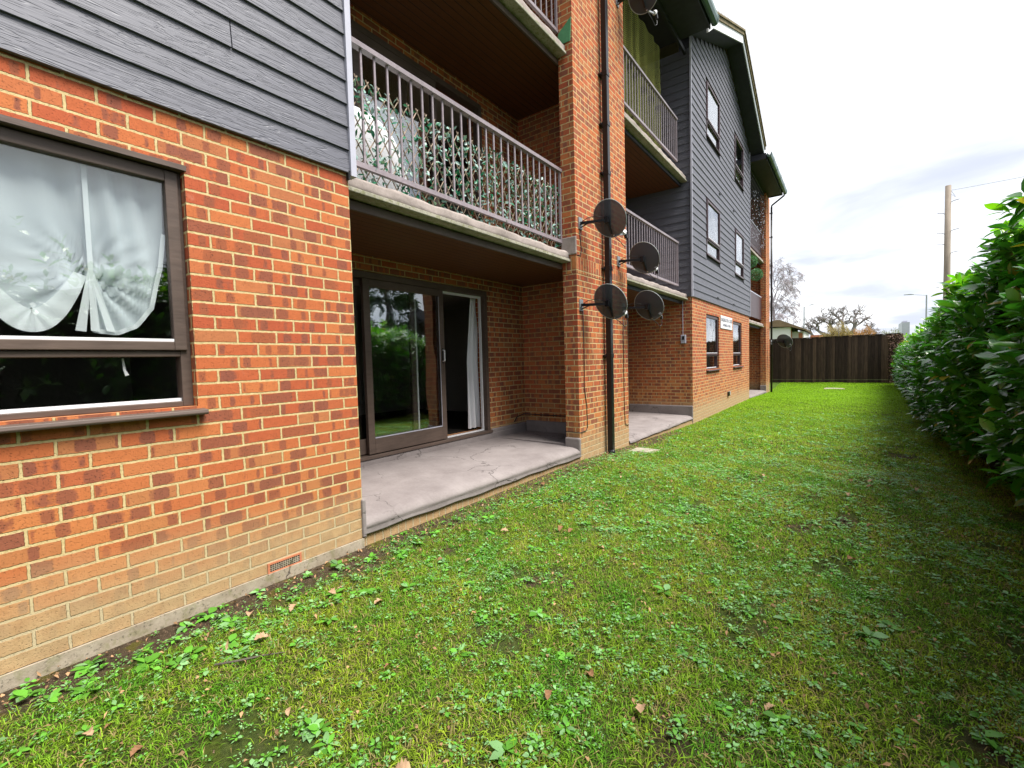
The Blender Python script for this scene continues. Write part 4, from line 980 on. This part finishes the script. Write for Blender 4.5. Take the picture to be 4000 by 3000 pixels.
def blades(n, y0, y1, h0, h1, w_, seed):
    x, y, rg = lawn_points(n, y0, y1, seed); keep = rg.random(n) < np.where(y > 9, np.clip(bare(x, y)+.6, 0, 1), bare(x, y)); x, y = x[keep], y[keep]; n = len(x)
    tuft = n2(x, y, 9, 3)*.5+n2(x, y, 23, 4)*.5; h = rg.uniform(h0, h1, n)*(.35+1.25*tuft); a = rg.uniform(0, 6.28, n); lean = rg.uniform(.4, 1.7, n)
    z = gz(x, y)-.004; P = np.stack([x, y, z], 1); D = np.stack([np.cos(a), np.sin(a), np.zeros(n)], 1); S = np.stack([-np.sin(a), np.cos(a), np.zeros(n)], 1)*(w_*rg.uniform(.6, 1.2, n)*.5)[:, None]
    Zv = np.array([0, 0, 1.0])
    mid = P+D*(h*lean*.35)[:, None]+Zv*(h*.6)[:, None]; tip = P+D*(h*lean)[:, None]+Zv*(h*(1-.38*lean))[:, None]
    V = np.stack([P-S, P+S, mid+S*.8, mid-S*.8, tip+S*.12, tip-S*.12], 1).reshape(-1, 3); b = (np.arange(n)*6)[:, None]
    F = (b[:, :, None]+np.array([[0, 1, 2, 3], [3, 2, 4, 5]])[None]).reshape(-1, 4)
    yel = np.clip(1.5*n2(x, y, 5.1, 12)-.25, 0, 1)[:, None]; rnd = rg.random((n, 1)); dry = (rg.random((n, 1)) < .12+.20*yel)
    col = (np.array([[.085, .25, .016]])*(1-yel)+np.array([[.24, .33, .022]])*yel)*(.3+1.4*rnd); col = np.where(dry, np.array([[.30, .25, .10]])*(.6+.7*rnd), col)
    farf = np.clip((y-6)/12, 0, 1)[:, None]; col = col*(1-farf)+farf*np.array([[.20, .37, .014]])*(.75+.5*rnd)
    return V, F, np.repeat(col, 6, 0)
parts = [blades(230000, .0, 3.4, .011, .034, .0038, 1), blades(22000, .0, 3.4, .025, .05, .0042, 11), blades(170000, 3.4, 7, .014, .038, .0056, 2), blades(90000, 7, 14, .025, .05, .009, 3), blades(75000, 14, 27, .03, .05, .016, 4)]
off = 0; VV = []; FF = []; TT = []
for V, F, T in parts: VV.append(V); FF.append(F+off); TT.append(T); off += len(V)
npmesh('grass', np.concatenate(VV), np.concatenate(FF), M['grass'], None, np.concatenate(TT), kind='stuff', label='short green lawn grass with yellowish and dry blades', cat='grass')
# broad-leaved weeds: rosettes and clover-like patches
def rosettes(n, y0, y1, L0, L1, nl, seed, blue=.5, near=0):
    rg = np.random.default_rng(seed); y = rg.uniform(y0, y1, n*3); x = .06+(hx(y)-.1)*rg.random(n*3)**(1.0+near); pr = np.clip((n2(x, y, 1.9, 21)-.38)/.2, .3, 1); pr = np.maximum(pr, np.clip((.7-x)/.3, 0, .6)*(y < 6)*(n2(x, y, 4.1, 9) > .45)); pr = pr*np.clip((x-.08)/.15, .12, 1)
    k = np.nonzero(rg.random(n*3) < pr)[0][:n]; x, y = x[k], y[k]; n = len(x); m_ = n*nl
    L = np.repeat(rg.uniform(L0, L1, n), nl)*rg.uniform(.6, 1.1, m_); a = np.tile(np.arange(nl)*6.28/nl, n)+np.repeat(rg.uniform(0, 6, n), nl)+rg.normal(0, .25, m_)
    P = np.stack([np.repeat(x, nl), np.repeat(y, nl), np.repeat(gz(x, y), nl)+rg.uniform(.004, .022, m_)], 1)
    el_ = rg.uniform(.05, .75, m_); A = unit(np.stack([np.cos(a), np.sin(a), el_], 1)); U = unit(np.stack([rg.normal(0, .2, m_), rg.normal(0, .2, m_), np.ones(m_)], 1))
    c = np.where(rg.random((m_, 1)) < blue, np.array([[.18, .36, .14]]), np.array([[.10, .30, .03]]))*(.6+.8*rg.random((m_, 1)))
    return leaf_arrays(P+A*.006, A, U, L, L*rg.uniform(.45, .75, m_), c, 4, .12, .35)
parts = [rosettes(1400, .0, 3.2, .012, .027, 8, 31), rosettes(4500, .0, 3.2, .006, .014, 6, 32), rosettes(1500, 3.2, 7, .018, .034, 7, 33), rosettes(3000, 3.2, 7.5, .014, .026, 5, 36), rosettes(900, 7, 14, .03, .055, 6, 34), rosettes(90, 0, 3, .035, .06, 8, 35, .3, 1), rosettes(260, 0, 6, .015, .034, 7, 37, .2, 3)]
off = 0; VV = []; FF = []; TT = []
for V, F, T in parts: VV.append(V); FF.append(F+off); TT.append(T); off += len(V)
npmesh('ground_weeds', np.concatenate(VV), np.concatenate(FF), M['weed'], None, np.concatenate(TT), True, kind='stuff', label='low broad leaved weeds and clover growing through the lawn', cat='weeds')
# leaf crumbs
n = 3500; y = rng.uniform(0, 9, n); x = .03+3.7*rng.random(n)**1.5; P = np.stack([x, y, gz(x, y)+rng.uniform(.004, .03, n)], 1)
V, F, T = leaf_arrays(P, unit(np.stack([rng.normal(0, 1, n), rng.normal(0, 1, n), rng.normal(0, .25, n)], 1)), unit(np.stack([rng.normal(0, .4, n), rng.normal(0, .4, n), np.ones(n)], 1)), rng.uniform(.012, .03, n), rng.uniform(.008, .016, n), np.array([[.36, .22, .12]])*(.5+.8*rng.random((n, 1))), 3, .3, .5)
npmesh('leaf_litter', V, F, M['dead'], None, T, kind='stuff', label='small crumbs of dead brown leaf scattered in the grass', cat='leaf litter')
# soil crumbs on the bare strip and worn patches
n = 16000; y = 7*rng.random(n)**1.2; x = np.where(rng.random(n) < .45, .02+.4*rng.random(n)**1.3, .02+3.6*rng.random(n)); k = rng.random(n) > bare(x, y)*.9; x, y = x[k], y[k]; n = len(x)
P = np.stack([x, y, gz(x, y)], 1); a = rng.uniform(0, 6.28, n); r_ = rng.uniform(.0015, .0065, n)*(.6+.15*y)
V = np.stack([P+np.stack([np.cos(a+q)*r_, np.sin(a+q)*r_, -.001*np.ones(n)], 1) for q in (0, 1.9, 4.1)]+[P+np.stack([r_*.2, r_*.1, r_*.9], 1)], 1).reshape(-1, 3)
F = ((np.arange(n)*4)[:, None, None]+np.array([[0, 1, 3], [1, 2, 3], [2, 0, 3]])[None]).reshape(-1, 3)
npmesh('soil_crumbs', V, F, M['dead'], None, np.repeat(np.array([[.13, .09, .06]])*(.4+1.3*rng.random((n, 1))), 4, 0), kind='stuff', label='loose dark soil crumbs on the bare strip by the wall', cat='soil')
# larger dead oak leaves, one object each
def oakleaf(seed):
    rg = np.random.default_rng(seed); pts = []; n_ = 11
    half = [0, .012, .03, .022, .042, .028, .046, .030, .036, .018, .0]
    V = []; F = []
    for i in range(n_):
        t_ = i/(n_-1)*.11; w1 = half[i]*rg.uniform(.65, .95); w2 = half[i]*rg.uniform(.65, .95); c = .02*math.sin(i/(n_-1)*3.1)*rg.uniform(.7, 1.1)
        V += [(-w1, t_, c+abs(w1)*rg.uniform(.1, .6)), (0, t_, c*.7), (w2, t_, c+abs(w2)*rg.uniform(.1, .6))]
    for i in range(n_-1):
        for k in (0, 1): a = i*3+k; F.append([a, a+1, a+4, a+3])
    return np.array(V), np.array(F)
kinds = []
LEAFLAB = 'curled pale brown dead oak leaf lying on the grass'
spots = [(.33, 1.9), (.62, 1.02), (.22, .62), (.5, 1.45), (.16, 2.35), (.14, 3.2), (.2, 4.1)]
rs = random.Random(4)
while len(spots) < 64: 
    y = .25+6.2*rs.random()**1.3; spots.append((.12+3.4*rs.random(), y))
for i, (x, y) in enumerate(spots):
    if i < 6:
        V, F = oakleaf(i); c = np.array([[.40, .27, .17]]) if i % 2 else np.array([[.24, .13, .07]])
        o = npmesh('fallen_leaf', V, F, M['dead'], None, np.repeat(c, len(V), 0)*(.8+.4*rng.random((len(V), 1))), True); kinds.append(o)
    else: o = kinds[i % 6].copy(); C.objects.link(o)
    o.location = (x, y, float(gz(x, y))+.022); s_ = rs.uniform(.28, .62); o.scale = (s_,)*3; o.rotation_euler = (rs.uniform(-.35, .35), rs.uniform(-.35, .35), rs.uniform(0, 6.28))
    tag(o, LEAFLAB, 'leaf', 'dead oak leaves scattered on the lawn')
MB().tube([(.62, .78, .03), (.68, .84, .035), (.73, .93, .03), (.80, 1.0, .035)], [.004, .005, .004, .002], 6).build('twig', M['bark'], None, label='short dark twig on the bare soil patch at the lower left', cat='twig')
